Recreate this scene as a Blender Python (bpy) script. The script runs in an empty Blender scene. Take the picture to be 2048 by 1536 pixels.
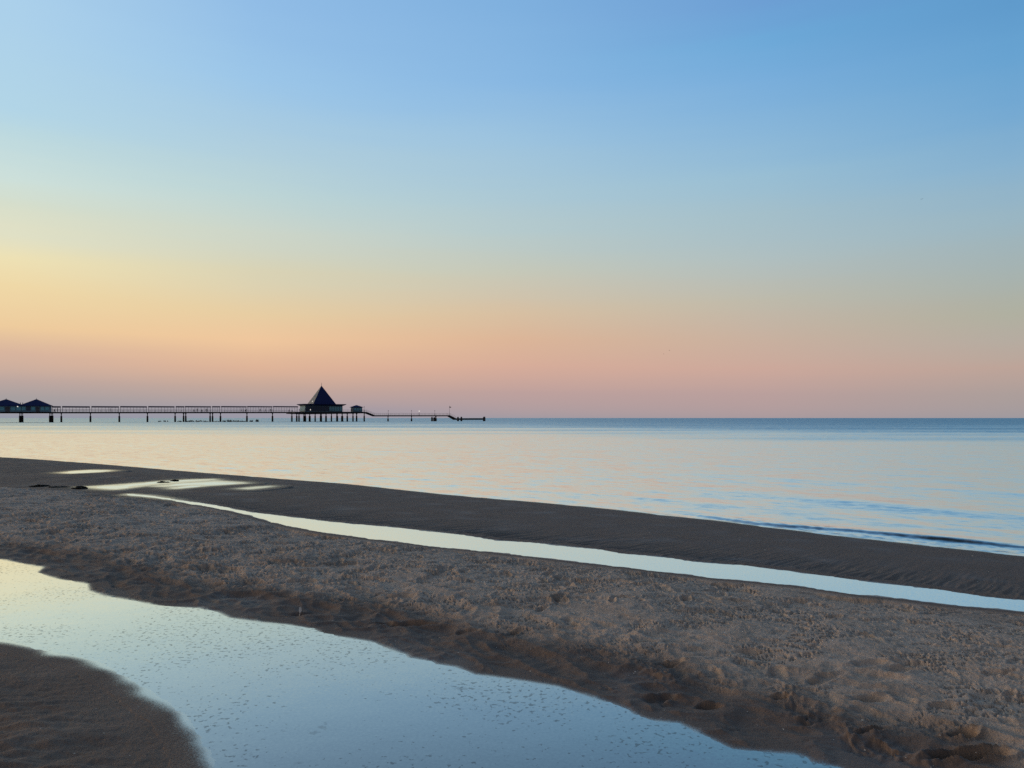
import bpy, bmesh, math, random
import numpy as np
from mathutils import Vector, Matrix

SC = bpy.context.scene
COL = SC.collection
R = math.radians
F = 1479.0          # focal length in photo pixels (2048 px wide)
HZ = 836.0          # horizon row of the photo
H = 2.0             # eye height over the sea
PL = 0.30           # water level of the beach pools

# ------------------------------------------------------------------ camera
cam = bpy.data.cameras.new('camera')
cam.sensor_width = 36.0
cam.lens = 36.0 * F / 2048.0
cam.shift_y = (HZ - 768.0) / 2048.0
cam.clip_start = 0.05
cam.clip_end = 200000.0
camo = bpy.data.objects.new('camera', cam)
camo.location = (0, 0, H)
camo.rotation_euler = (R(90), 0, 0)
COL.objects.link(camo)
SC.camera = camo
SC.view_settings.view_transform = 'Standard'
SC.view_settings.look = 'None'
SC.view_settings.exposure = 0.0
SC.view_settings.gamma = 1.0
SC.cycles.max_bounces = 6
SC.cycles.use_denoising = False


def lin(c):
    c = c / 255.0
    return c / 12.92 if c <= 0.04045 else ((c + 0.055) / 1.055) ** 2.4


def hexlin(h, g=1.0):
    return (lin(int(h[0:2], 16)) * g, lin(int(h[2:4], 16)) * g, lin(int(h[4:6], 16)) * g, 1.0)


# ------------------------------------------------------------------ sky (by direction only)
SKY = [   # (photo column, [(row, sRGB)])
    (30, [(0, 'A9D0EC'), (218, 'B0D5E8'), (272, 'BBD9E0'), (354, 'CCE0DA'), (408, 'D5DECB'), (463, 'E0E0C4'),
          (517, 'EEE1B2'), (572, 'F0D8A4'), (653, 'EFCB9A'), (708, 'D9B49C'), (762, 'BCA69F'), (795, 'A8A0A0'), (834, '9598A6')]),
    (510, [(0, '8FBDE8'), (163, '99C6EA'), (272, 'ABCDE0'), (381, 'BCD5D6'), (463, 'CBD6CA'), (544, 'D9D3B4'),
           (626, 'E8CDA0'), (680, 'F0C69A'), (735, 'DFB396'), (773, 'C6A899'), (817, 'A09AA5'), (834, '9A98A6')]),
    (1030, [(0, '7CB0E0'), (163, '86B8E4'), (272, '9AC3E0'), (381, 'A9C8D6'), (463, 'B5CACC'), (544, 'C5C8B8'),
            (626, 'D8BFA0'), (680, 'DDB596'), (735, 'D8AC98'), (784, 'BEA09C'), (834, 'A39AA2')]),
    (1530, [(0, '6A9FD6'), (82, '6AA9DA'), (163, '76AEDD'), (272, '88B7DA'), (354, '96BED5'), (435, 'A3BFCA'),
            (517, 'AFBFC0'), (599, 'BEBAAA'), (680, 'C9B09E'), (735, 'CDA89A'), (789, 'BA9F9C'), (834, 'AA9A9E')]),
    (2018, [(0, '5C9BCE'), (109, '64A3D3'), (218, '71A9D4'), (327, '86B2D0'), (435, '98B6C4'), (544, 'A6B3B0'),
            (626, 'B0B0A0'), (680, 'B6ACA0'), (735, 'BEA498'), (789, 'AD9E9A'), (834, 'A09A9F')]),
]
world = bpy.data.worlds.new('World')
SC.world = world
world.use_nodes = True
nt = world.node_tree
nt.nodes.clear()


def N(tree, kind, **kw):
    n = tree.nodes.new(kind)
    for k, v in kw.items():
        setattr(n, k, v)
    return n


def setin(n, **kw):
    for k, v in kw.items():
        n.inputs[k.replace('_', ' ')].default_value = v


def math_node(tree, op, a, b=None, clamp=False):
    n = N(tree, 'ShaderNodeMath', operation=op, use_clamp=clamp)
    for i, v in enumerate((a, b)):
        if v is None:
            continue
        if isinstance(v, (int, float)):
            n.inputs[i].default_value = v
        else:
            tree.links.new(v, n.inputs[i])
    return n.outputs[0]


def mrange(tree, v, a, b, c=0.0, d=1.0, kind='SMOOTHSTEP'):
    n = N(tree, 'ShaderNodeMapRange', interpolation_type=kind)
    tree.links.new(v, n.inputs[0])
    for i, x in zip((1, 2, 3, 4), (a, b, c, d)):
        n.inputs[i].default_value = x
    return n.outputs[0]


def mixcol(tree, fac, a, b, kind='MIX'):
    n = N(tree, 'ShaderNodeMix', data_type='RGBA', blend_type=kind)
    for sock, v in ((n.inputs[0], fac), (n.inputs[6], a), (n.inputs[7], b)):
        if isinstance(v, (int, float)):
            sock.default_value = v
        elif isinstance(v, tuple):
            sock.default_value = v
        else:
            tree.links.new(v, sock)
    return n.outputs[2]


def ramp(tree, fac, stops, interp='LINEAR'):
    n = N(tree, 'ShaderNodeValToRGB')
    cr = n.color_ramp
    cr.interpolation = interp
    stops = sorted(stops)
    cr.elements[0].position, cr.elements[0].color = stops[0]
    cr.elements[1].position, cr.elements[1].color = stops[-1]
    for p, c in stops[1:-1]:
        e = cr.elements.new(p)
        e.color = c
    tree.links.new(fac, n.inputs[0])
    return n.outputs[0]


tc = N(nt, 'ShaderNodeTexCoord')
sep = N(nt, 'ShaderNodeSeparateXYZ')
nt.links.new(tc.outputs['Generated'], sep.inputs[0])
az = math_node(nt, 'ARCTAN2', sep.outputs[0], sep.outputs[1])
hm = N(nt, 'ShaderNodeMapping')
hm.inputs['Scale'].default_value = (1.6, 1.6, 26.0)
nt.links.new(tc.outputs['Generated'], hm.inputs['Vector'])
hn = N(nt, 'ShaderNodeTexNoise')
hn.inputs['Scale'].default_value = 1.6
hn.inputs['Detail'].default_value = 4.0
nt.links.new(hm.outputs[0], hn.inputs['Vector'])
haze_shift = math_node(nt, 'MULTIPLY', math_node(nt, 'SUBTRACT', hn.outputs[0], 0.5), mrange(nt, sep.outputs[2], 0.0, 0.05, 0.0, 0.022))
zfac = math_node(nt, 'ADD', math_node(nt, 'SQRT', math_node(nt, 'MAXIMUM', sep.outputs[2], 0.0)), haze_shift)


def sky_stops(col, rows, top, g=1.0):
    dx = col - 1024.0
    st = []
    for y, c in rows:
        el = math.atan2(HZ - y, math.hypot(F, dx))
        r_, g_, b_, _a = hexlin(c, g)
        m_ = 0.3 * r_ + 0.55 * g_ + 0.15 * b_
        st.append((math.sqrt(max(math.sin(el), 0.0)), (r_ + (m_ - r_) * 0.05, g_ + (m_ - g_) * 0.05, b_ + (m_ - b_) * 0.05, 1.0)))
    st.append((math.sqrt(math.sin(R(48))), hexlin(top, g)))
    return st


def el_stops(rows):
    return [(math.sqrt(math.sin(R(e))), hexlin(c, g)) for e, c, g in rows]


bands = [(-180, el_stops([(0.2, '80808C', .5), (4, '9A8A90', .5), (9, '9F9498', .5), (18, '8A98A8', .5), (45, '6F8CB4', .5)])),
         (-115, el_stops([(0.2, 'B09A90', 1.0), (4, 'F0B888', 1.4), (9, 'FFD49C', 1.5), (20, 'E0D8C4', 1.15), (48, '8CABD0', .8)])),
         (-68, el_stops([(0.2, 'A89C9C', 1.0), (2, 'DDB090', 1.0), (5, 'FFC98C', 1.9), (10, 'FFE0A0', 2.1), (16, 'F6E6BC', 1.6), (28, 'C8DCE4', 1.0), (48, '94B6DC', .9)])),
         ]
tops = ['8DB6E2', '79A8DC', '6A9DD6', '5E92CE', '548AC6']
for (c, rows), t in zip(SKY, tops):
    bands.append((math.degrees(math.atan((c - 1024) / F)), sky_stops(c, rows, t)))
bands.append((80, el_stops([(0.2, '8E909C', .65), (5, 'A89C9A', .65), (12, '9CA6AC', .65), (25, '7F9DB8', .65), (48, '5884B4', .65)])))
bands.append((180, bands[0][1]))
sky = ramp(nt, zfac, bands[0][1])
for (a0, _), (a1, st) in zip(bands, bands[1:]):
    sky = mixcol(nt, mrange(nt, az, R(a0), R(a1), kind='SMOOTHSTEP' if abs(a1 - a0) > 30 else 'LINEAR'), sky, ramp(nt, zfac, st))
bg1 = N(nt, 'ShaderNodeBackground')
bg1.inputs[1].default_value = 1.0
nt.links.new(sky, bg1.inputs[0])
nish = N(nt, 'ShaderNodeTexSky', sky_type='NISHITA', sun_disc=False, sun_elevation=R(3.0), sun_rotation=R(-84),
         air_density=1.0, dust_density=1.5, ozone_density=2.0)
bg2 = N(nt, 'ShaderNodeBackground')
bg2.inputs[1].default_value = 0.06
nt.links.new(nish.outputs[0], bg2.inputs[0])
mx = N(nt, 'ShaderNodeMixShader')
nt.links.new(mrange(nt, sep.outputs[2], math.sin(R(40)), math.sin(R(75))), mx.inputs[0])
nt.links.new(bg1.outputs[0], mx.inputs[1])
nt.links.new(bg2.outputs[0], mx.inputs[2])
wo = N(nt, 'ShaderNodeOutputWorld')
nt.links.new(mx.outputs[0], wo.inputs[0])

# ------------------------------------------------------------------ last low sun, off to the left
sl = bpy.data.lights.new('sun', 'SUN')
sl.energy = 0.42
sl.color = (1.0, 0.60, 0.33)
sl.angle = R(9)
suno = bpy.data.objects.new('sun', sl)
sd = Vector((math.sin(R(-84)) * math.cos(R(5)), math.cos(R(-84)) * math.cos(R(5)), math.sin(R(5))))
suno.rotation_euler = (-sd).to_track_quat('-Z', 'Y').to_euler()
COL.objects.link(suno)


# ------------------------------------------------------------------ numeric helpers
rng = np.random.RandomState(7)
_perm = rng.permutation(256).astype(np.int32)
_ang = rng.rand(256) * 2 * np.pi
_gx = np.cos(_ang).astype(np.float32)
_gy = np.sin(_ang).astype(np.float32)


def perlin(x, y, seed=0):
    x = np.asarray(x, np.float32) + np.float32(seed * 17.31)
    y = np.asarray(y, np.float32) - np.float32(seed * 9.77)
    xi = np.floor(x)
    yi = np.floor(y)
    fx = x - xi
    fy = y - yi
    xi = xi.astype(np.int32)
    yi = yi.astype(np.int32)

    def g(ix, iy, dx, dy):
        k = _perm[(_perm[ix & 255] + iy) & 255]
        return _gx[k] * dx + _gy[k] * dy
    u = fx * fx * fx * (fx * (fx * 6 - 15) + 10)
    v = fy * fy * fy * (fy * (fy * 6 - 15) + 10)
    a = g(xi, yi, fx, fy)
    b = g(xi + 1, yi, fx - 1, fy)
    c = g(xi, yi + 1, fx, fy - 1)
    d = g(xi + 1, yi + 1, fx - 1, fy - 1)
    return ((a + u * (b - a)) + v * ((c + u * (d - c)) - (a + u * (b - a)))) * 1.5


def fbm(x, y, oct=3, seed=0, gain=0.5):
    s = 0
    a = 1.0
    for i in range(oct):
        s = s + a * perlin(x * 2.03 ** i, y * 2.03 ** i, seed + i * 3)
        a *= gain
    return s


def sstep(a, b, x):
    t = np.clip((x - a) / (b - a), 0, 1)
    return t * t * (3 - 2 * t)


def unproj(px, py, z):
    d = (H - z) * F / (py - HZ)
    return ((px - 1024.0) / F * d, d)


def world_poly(pts, z):
    return [unproj(px, py, z) for px, py in pts]


def seg_dist(X, Y, poly, closed=True):
    best = np.full(X.shape, 1e12, np.float32)
    n = len(poly)
    for i in range(n if closed else n - 1):
        ax, ay = poly[i]
        bx, by = poly[(i + 1) % n]
        dx, dy = bx - ax, by - ay
        L = dx * dx + dy * dy + 1e-12
        t = np.clip(((X - ax) * dx + (Y - ay) * dy) / L, 0, 1)
        best = np.minimum(best, (X - ax - t * dx) ** 2 + (Y - ay - t * dy) ** 2)
    return np.sqrt(best)


def inside(X, Y, poly):
    r = np.zeros(X.shape, bool)
    n = len(poly)
    for i in range(n):
        ax, ay = poly[i]
        bx, by = poly[(i + 1) % n]
        if ay == by:
            continue
        c = (ay > Y) != (by > Y)
        r ^= c & (X < (bx - ax) * (Y - ay) / (by - ay) + ax)
    return r


def sdf(X, Y, poly):
    d = seg_dist(X, Y, poly)
    return np.where(inside(X, Y, poly), -d, d)


# ------------------------------------------------------------------ shore outlines (traced, laid on their water levels)
POOL_UP = [(-900, 1080), (-300, 1098), (0, 1119), (45, 1128), (84, 1135), (72, 1146), (117, 1159), (173, 1168), (176, 1181), (205, 1192),
           (272, 1203), (325, 1214), (395, 1217), (434, 1225), (457, 1236), (510, 1244), (574, 1250), (626, 1259), (641, 1268),
           (740, 1284), (778, 1300), (808, 1309), (816, 1316), (857, 1323), (869, 1329), (910, 1335), (948, 1350), (983, 1354),
           (1027, 1360), (1059, 1365), (1114, 1374), (1205, 1403), (1249, 1419), (1275, 1434), (1302, 1442), (1357, 1448),
           (1384, 1461), (1419, 1479), (1463, 1500), (1513, 1505), (1588, 1510), (1607, 1515), (1620, 1526), (1671, 1536),
           (1760, 1570), (1880, 1700)]
POOL_LO = [(600, 2000), (445, 1640), (438, 1570), (431, 1536), (422, 1512), (419, 1494), (407, 1474), (387, 1450), (366, 1427), (343, 1406),
           (311, 1386), (272, 1362), (229, 1339), (182, 1320), (111, 1305), (59, 1292), (0, 1279), (-300, 1235), (-900, 1190)]
CH_UP = [(255, 988), (293, 991), (331, 996), (369, 1001.6), (410, 1007), (454, 1015), (498, 1024), (521, 1027), (551, 1030), (613, 1038),
         (703, 1048), (770, 1053), (855, 1062), (930, 1071), (992, 1081), (1078, 1087), (1187, 1098), (1242, 1108), (1300, 1112),
         (1328, 1115), (1379, 1123), (1492, 1132), (1589, 1144), (1698, 1159), (1842, 1176), (1971, 1194), (2048, 1201), (2300, 1236), (3000, 1330)]
CH_LO = [(3000, 1370), (2300, 1262), (2048, 1223), (1920, 1211), (1811, 1198), (1718, 1189), (1585, 1170), (1445, 1157), (1328, 1143), (1250, 1134),
         (1125, 1120), (988, 1104), (883, 1094.5), (773, 1081), (656, 1066), (578, 1052), (531, 1040), (498, 1030), (457, 1021), (410, 1012),
         (381, 1008), (337, 999), (293, 993.5), (255, 990)]
PUD_A = [(122, 946), (152, 941.8), (182, 940.2), (211, 940.4), (223, 942), (190, 945), (146, 947)]
PUD_B = [(173, 974), (234, 970), (322, 963), (375, 960), (422, 958.5), (428, 960.5), (352, 966.5), (300, 970.5), (264, 975), (231, 979), (210, 978)]
PUD_C = [(308, 972.5), (366, 966.6), (434, 962.2), (480, 965), (487, 967), (410, 972), (352, 977.5), (345, 975.5), (390, 970.5), (330, 973.5)]
PUD_D = [(486, 977), (516, 974), (537, 973), (527, 975), (500, 978)]
SHORE = [(-2600, 858), (-900, 884), (-300, 903), (0, 914), (88, 919.5), (132, 923), (176, 926), (249, 932), (352, 941), (469, 950), (600, 960.6),
         (695, 967.6), (891, 989), (1047, 1002), (1125, 1008.6), (1250, 1021), (1328, 1030), (1425, 1040), (1562, 1057), (1718, 1076),
         (1776, 1082), (1912, 1097), (2048, 1111), (2300, 1141), (2900, 1225), (4000, 1400)]
pool_w = world_poly(POOL_UP + POOL_LO, PL)
chan_w = world_poly(CH_UP + CH_LO, PL)
PUDZ = 0.24
pud_w = [world_poly(p, PUDZ) for p in (PUD_A, PUD_B, PUD_C, PUD_D)]
shore_w = world_poly(SHORE, 0.0)
ex, ey = shore_w[-1]
sx, sy = shore_w[0]
sea_w = shore_w + [(ex + 780, ey - 625), (200000, -60000), (200000, 200000), (-200000, 200000), (sx - 7800, sy + 6250)]
chmid = [((a[0] + b[0]) / 2, (a[1] + b[1]) / 2) for a, b in zip(
    [(px, np.interp(px, [p[0] for p in CH_UP], [p[1] for p in CH_UP])) for px in range(255, 3000, 40)],
    [(px, np.interp(px, [p[0] for p in CH_LO[::-1]], [p[1] for p in CH_LO[::-1]])) for px in range(255, 3000, 40)])]
chmid = [(-6000, 940), (-900, 965), (0, 984)] + chmid + [(9000, 2100)]
cm_px = np.array([p[0] for p in chmid])
cm_py = np.array([p[1] for p in chmid])


# ------------------------------------------------------------------ beach surface
def make_axis():
    dense = np.linspace(R(-38), R(38), 1380)
    left = np.linspace(R(-180), R(-38), 150)[:-1]
    right = np.linspace(R(38), R(180), 150)[1:]
    a = np.concatenate([left, dense, right])
    d = np.concatenate([np.geomspace(0.25, 2.7, 50)[:-1], np.geomspace(2.7, 46, 1080), np.geomspace(46, 4000, 90)[1:]])
    return a, d


AZ, DD = make_axis()
A2, D2 = np.meshgrid(AZ, DD)
GX = (np.sin(A2) * D2).astype(np.float32)
GY = (np.cos(A2) * D2).astype(np.float32)


def fine(mask_d):  # fades small relief out where the grid is too coarse to carry it
    return 1.0 - sstep(mask_d * 0.5, mask_d, D2)


def beach_height(X, Y):
    warp = 0.05 * perlin(X / 0.45, Y / 0.45, 3) + 0.02 * perlin(X / 0.14, Y / 0.14, 5)
    nearpool = sdf(X, Y, pool_w)
    chan = sdf(X, Y, chan_w)
    dsea = sdf(X, Y, sea_w)
    puds = [sdf(X, Y, p) for p in pud_w]
    frontal = Y > 0.5
    pxs = np.where(frontal, 1024 + F * X / np.maximum(Y, 0.5), np.where(X < 0, -5000, 8000))
    midY = (H - PL) * F / (np.interp(pxs, cm_px, cm_py) - HZ)
    seaward = frontal & (Y > midY)
    shorelift = sstep(0.0, 1.0, dsea)
    dpool = np.minimum(nearpool + warp * sstep(0.0, 1.0, Y - 0) * 0.8, chan + 0.4 * warp)
    dpo = np.maximum(np.minimum(nearpool, chan), 0)
    ds = np.maximum(dsea, 0)
    t = ds / (ds + np.where(seaward, np.maximum(chan, 0), 0) + 1e-4)
    t = np.where(seaward, t, 1.0)
    far_left = sstep(14, 22, D2)
    base = PL * np.where(dsea > 0, t, 0)
    # left of the stream head the sand is a wide, almost level apron
    base = np.where(seaward, np.maximum(base, np.minimum(0.075 * ds, PUDZ + 0.005) * far_left + base * (1 - far_left)), base)
    base = np.where(dsea < 0, np.maximum(0.07 * dsea, -2.0), base)
    # lower-left sand tongue
    tongue = (~seaward) & (X < -0.2) & (Y < 9) & (Y < 1.0 - X * 1.15 + 2.0) & (nearpool > 0)
    midpool = (H - PL) * F / (np.interp(pxs, [-900, 0, 430, 900], [1130, 1200, 1370, 1560]) - HZ)
    tongue = frontal & (Y < midpool) & (pxs < 900) & (nearpool > -0.3)
    bank = (~seaward) & (~tongue)
    rise = np.where(bank, 0.050 * sstep(0, 1.2, dpo) + 0.060 * sstep(0.7, 3.0, dpo), 0)
    rise = np.where(tongue, 0.016 * sstep(0, 3.0, dpo), rise)
    rise = np.where(bank, rise * (0.35 + 0.65 * sstep(0.05, 0.7, nearpool)), rise)
    # the bank dips to a thin lip beside the channel
    lip = sstep(0, 1.2, np.maximum(chan, 0))
    rise = np.where(bank & (chan < 1.2), np.minimum(rise, 0.02 + 0.12 * lip), rise)
    z = base + rise
    # ---- relief
    dry = np.where(bank, sstep(0.25, 1.3, nearpool) * sstep(0.0, 0.35, chan), 0.0)
    dry = np.where(tongue, 0.45 * sstep(0.5, 2.0, dpo), dry)
    edge = np.where(bank, sstep(-0.10, 0.12, nearpool) * (1 - sstep(1.0, 2.0, nearpool)) * (1 - 0.25 * sstep(1300, 1600, pxs)), 0) * sstep(0, .4, chan)
    u = X * 0.78 - Y * 0.625
    v = X * 0.625 + Y * 0.78
    # soft scalloped mounds along the pool margin
    m = 1 - np.abs(perlin(u / 0.50 + 0.4 * perlin(X, Y, 21), v / 0.30, 11))
    m2 = 1 - np.abs(perlin(u / 0.21, v / 0.13, 13))
    z = z + edge * (0.052 * (m - 0.72) + 0.022 * (m2 - 0.75) + 0.004 * perlin(X / 0.07, Y / 0.05, 15)) * fine(30)
    # trampled dry sand
    big = fbm(X / 1.3, Y / 1.3, 2, 31)
    z = z + dry * 0.034 * big * fine(70)
    b1 = np.abs(perlin(X / 0.30, Y / 0.30, 41))
    b2 = np.abs(perlin(X / 0.13, Y / 0.13, 43))
    b3 = perlin(X / 0.055, Y / 0.055, 45)
    b4 = perlin(X / 0.024, Y / 0.024, 47)
    patch = 0.55 + 0.9 * sstep(-0.4, 0.5, fbm(X / 1.7, Y / 1.7, 2, 51))
    c1 = perlin(X / 0.17 + 0.5 * b3, Y / 0.12 + 0.5 * b4, 42)
    c2 = perlin(X / 0.075 + 0.4 * b4, Y / 0.06, 44)
    pits = sstep(0.18, 0.42, c1) * (0.6 + 0.5 * b3)
    clods = sstep(0.22, 0.40, c2) * (0.7 + 0.6 * b4)
    c0 = perlin(X / 0.42 + 0.3 * c1, Y / 0.30 + 0.3 * c2, 46)
    z = z - dry * 0.030 * sstep(0.15, 0.45, c0) * sstep(5.0, 8.5, D2) * fine(80)
    near = 0.16 + 0.84 * sstep(5.0, 14.0, D2)
    crisp = 0.52 + 0.55 * sstep(4.5, 12.0, D2)
    c3 = perlin(X / 0.040 + 0.3 * b4, Y / 0.034, 48)
    grit = sstep(0.20, 0.34, c3)
    dash = sstep(0.30, 0.42, perlin(X / 0.11, Y / 0.055, 49)) + 1.3 * sstep(0.28, 0.42, perlin(X / 0.26, Y / 0.12, 50)) * sstep(5.0, 10.0, D2)
    crk = sstep(0.84, 0.96, 1 - np.abs(perlin(X / 0.19 + 0.4 * c2, Y / 0.085 + 0.4 * c3, 52))) * sstep(-0.05, 0.25, perlin(X / 0.7, Y / 0.5, 53))
    z = z - dry * 0.017 * crk * fine(36)
    z = z + dry * patch * (near * (0.012 * (0.45 - b1) - 0.018 * pits) + crisp * (0.005 * clods * fine(40) + 0.0040 * grit * fine(26) - 0.014 * dash * fine(40)
                           + 0.0032 * b3 * fine(34) + 0.0034 * b4 * fine(20))) * fine(70)
    # rills running off the wet berm into the channel
    berm = seaward & (dsea > 0)
    rill = np.where(berm, np.exp(-np.maximum(chan, 0) / 0.9), 0)
    rr = perlin(u / 0.055 + 0.5 * perlin(v / 0.4, u / 0.3, 61), v / 0.85, 63) + 0.6 * perlin(u / 0.15, v / 1.4, 65)
    z = z + rill * 0.028 * rr * fine(26) * sstep(-0.05, 0.12, chan)
    z = z + np.where(berm, 0.005 * fbm(u / 0.7, v / 0.5, 2, 67) + 0.0012 * b3 * fine(20), 0)
    # apron at the far left: small scattered lumps
    apron = np.where(seaward, far_left * sstep(0.2, 2.0, ds), 0) * sstep(0.0, 0.6, np.minimum.reduce(puds))
    lum = sstep(-0.1, 0.5, fbm(X / 4.0, Y / 3.0, 2, 71) + 0.25 * (-12 - X) / 10)
    z = z + apron * (0.015 * fbm(X / 2.2, Y / 2.2, 2, 73) + lum * 0.030 * (0.4 - np.abs(perlin(X / 0.5, Y / 0.5, 75))))
    # tongue relief (gentle ripples)
    z = z + np.where(tongue, sstep(0.1, 0.9, dpo) * (0.036 * fbm(X / 0.55, Y / 0.20, 3, 81) + 0.010 * perlin(X / 0.14, Y / 0.05, 83)), 0) * fine(20)
    z = z + np.where(tongue, 0.0025 * b3 + 0.0015 * b4, 0) * fine(14)
    # ---- hollows under the pools
    for dd, lev, dep in ((nearpool + 0.055 + 0.45 * warp * np.where(tongue, 1.6, 1.7) + 0.012 * perlin(X / 0.05, Y / 0.04, 9), PL, 0.05), (chan + 0.055 + 0.9 * warp + 0.018 * perlin(X / 0.06, Y / 0.06, 7), PL, 0.05)):
        ins = dd < 0.12
        k = sstep(-0.03, 0.12, dd)
        zin = lev - 0.006 - np.minimum(np.maximum(-dd, 0) * 0.12, dep)
        z = np.where(ins, np.maximum(zin, lev - dep) * (1 - k) + np.maximum(z, lev + 0.003) * k, z)
        z = np.where(dd >= 0.12, np.maximum(z, lev + 0.003 - 5.0 * sstep(0.25, 0.8, dd)), z)
    for dd, shr in zip(puds, (0.20, 0.22, 0.30, 0.42)):
        d3 = dd + shr + 0.22 * perlin(X / 1.2, Y / 0.5, 91) * sstep(-1, 0, dd)
        k = sstep(-0.12, 0.30, d3)
        z = np.where(dd < 0.6, (PUDZ - 0.012) * (1 - k) + np.maximum(z, PUDZ + 0.004) * k, z)
    return z, dict(nearpool=nearpool, chan=chan, dsea=dsea, seaward=seaward, bank=bank, tongue=tongue, dry=dry,
                   dpud=np.minimum.reduce(puds), apron=apron, berm=berm, lum=lum)


GZ, G = beach_height(GX, GY)
GZ = GZ.astype(np.float32)


def col_rows(x, y, r):
    """index window of the grid around a point (dense part)"""
    d = math.hypot(x, y)
    a = math.atan2(x, y)
    i0, i1 = np.searchsorted(DD, [max(d - r, 0.3), d + r])
    w = min(r / d * 1.1, 0.6)
    j0, j1 = np.searchsorted(AZ, [a - w, a + w])
    return slice(max(i0 - 1, 0), i1 + 1), slice(max(j0 - 1, 0), j1 + 1)


def ground_z(x, y):
    i = min(np.searchsorted(DD, math.hypot(x, y)), len(DD) - 1)
    j = min(np.searchsorted(AZ, math.atan2(x, y)), len(AZ) - 1)
    return float(GZ[i, j])


def stamp(x, y, rx, ry, ang, depth, rim=0.35, power=2.0, rough=0.25):
    R0 = max(rx, ry) * 2.2
    si, sj = col_rows(x, y, R0)
    X = GX[si, sj] - x
    Y = GY[si, sj] - y
    c, s = math.cos(ang), math.sin(ang)
    p = (X * c + Y * s) / rx
    q = (-X * s + Y * c) / ry
    n = perlin(GX[si, sj] / (rx * 0.7), GY[si, sj] / (ry * 0.7), 101)
    rad = np.sqrt(p * p + q * q) * (1 + rough * n)
    hole = -depth * (1 - sstep(0.45, 1.05, rad))
    lipz = depth * rim * np.exp(-((rad - 1.25) / 0.28) ** 2) * (0.6 + 0.8 * n)
    GZ[si, sj] += (hole + lipz) * sstep(0.10, 0.32, np.minimum(G['nearpool'][si, sj], G['chan'][si, sj]))


# old footprints scattered over the dry bank
random.seed(11)
cnt = 0
while cnt < 1100:
    px = random.uniform(-60, 2110)
    py = 985 + 520 * random.random() ** 1.6
    x, y = unproj(px, py, 0.38)
    i = np.searchsorted(DD, math.hypot(x, y))
    j = np.searchsorted(AZ, math.atan2(x, y))
    cnt += 1
    if G['dry'][i, j] < 0.35 or G['tongue'][i, j] or (y < 6.5 and cnt % 3):
        continue
    k = random.uniform(0.55, 1.1)
    stamp(x, y, 0.13 * k, 0.055 * k, random.uniform(0, math.pi), random.uniform(0.015, 0.042) * min(1.1, 0.10 + y / 12), random.uniform(.25, .7))

# the crumbled scarp at the right, its hollows and the deep heel print
SCARP = [(1235, 1300), (1270, 1312), (1310, 1332), (1352, 1347), (1395, 1345), (1425, 1330), (1445, 1352), (1495, 1352), (1540, 1346), (1562, 1368),
         (1588, 1382), (1580, 1404), (1612, 1419), (1650, 1400), (1672, 1428), (1700, 1445), (1745, 1458), (1735, 1470), (1790, 1483),
         (1850, 1498), (1920, 1500), (1990, 1492), (2048, 1478), (2200, 1450)]
sc_w = world_poly(SCARP, 0.38)
si, sj = col_rows(0.75 * 2.6, 3.9, 2.6)
X, Y = GX[si, sj], GY[si, sj]
wx = X + 0.05 * perlin(X / 0.16, Y / 0.16, 111) + 0.02 * perlin(X / 0.05, Y / 0.05, 113)
wy = Y + 0.05 * perlin(X / 0.16, Y / 0.16, 115) + 0.02 * perlin(X / 0.05, Y / 0.05, 117)
pxx = 1024 + F * wx / np.maximum(wy, 0.5)
scd = seg_dist(wx, wy, sc_w, closed=False)
syy = np.interp(pxx, [p[0] for p in sorted(SCARP)], [p[1] for p in sorted(SCARP)])
above = wy > (H - 0.38) * F / (syy - HZ)
sdn = np.where(above, scd, -scd)
on = np.zeros_like(pxx)
for c0, c1_ in ((1240, 1352), (1420, 1502), (1552, 1655), (1672, 1775), (1740, 1880)):
    on = np.maximum(on, sstep(c0 - 12, c0 + 14, pxx) * (1 - sstep(c1_ - 18, c1_ + 10, pxx)))
hgt = 0.024 * on * (0.7 + 0.6 * perlin(X / 0.22, Y / 0.22, 119))
step = sstep(-0.03, 0.03, sdn) * np.exp(-np.maximum(sdn, 0) / 0.30)
cz = np.abs(perlin(X / 0.075, Y / 0.075, 121))
crumb = on * np.exp(-((sdn - 0.03) / 0.10) ** 2) * (0.014 * (0.35 - cz) + 0.006 * perlin(X / 0.028, Y / 0.028, 123))
GZ[si, sj] += hgt * step + crumb
for px, py, rx, ry, ang, dep in ((1340, 1317, .10, .045, .2, .045), (1175, 1357, .09, .04, .3, .03), (1205, 1360, .08, .035, .2, .03),
                                 (1318, 1377, .13, .05, .35, .04), (1415, 1391, .09, .045, .2, .04), (1390, 1428, .10, .05, .0, .03),
                                 (1450, 1435, .08, .04, .1, .025), (1500, 1300, .11, .05, .1, .03), (1630, 1420, .13, .05, .3, .03),
                                 (1925, 1459, .085, .045, .1, .06), (1930, 1497, .19, .05, .0, .075), (1740, 1448, .11, .03, .3, .045),
                                 (1560, 1380, .07, .03, .0, .04), (1800, 1340, .12, .06, .5, .03), (1650, 1350, .16, .06, .5, .03),
                                 (1740, 1390, .14, .05, .2, .03), (1990, 1352, .11, .04, .1, .03), (1890, 1411, .10, .04, .1, .03),
                                 (1640, 1490, .06, .035, .2, .025), (1600, 1463, .07, .035, .2, .025), (600, 1212, .14, .06, .1, .03),
                                 (820, 1236, .22, .06, .1, .045), (770, 1234, .1, .05, 0, .04), (940, 1252, .1, .05, 0, .03)):
    x, y = unproj(px, py, 0.37)
    stamp(x, y, rx, ry, ang, dep * (1.7 if dep > .055 else 0.85), 0.3, rough=0.35)

pxs_grid = 1024 + F * GX / np.maximum(GY, 0.5)
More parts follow.
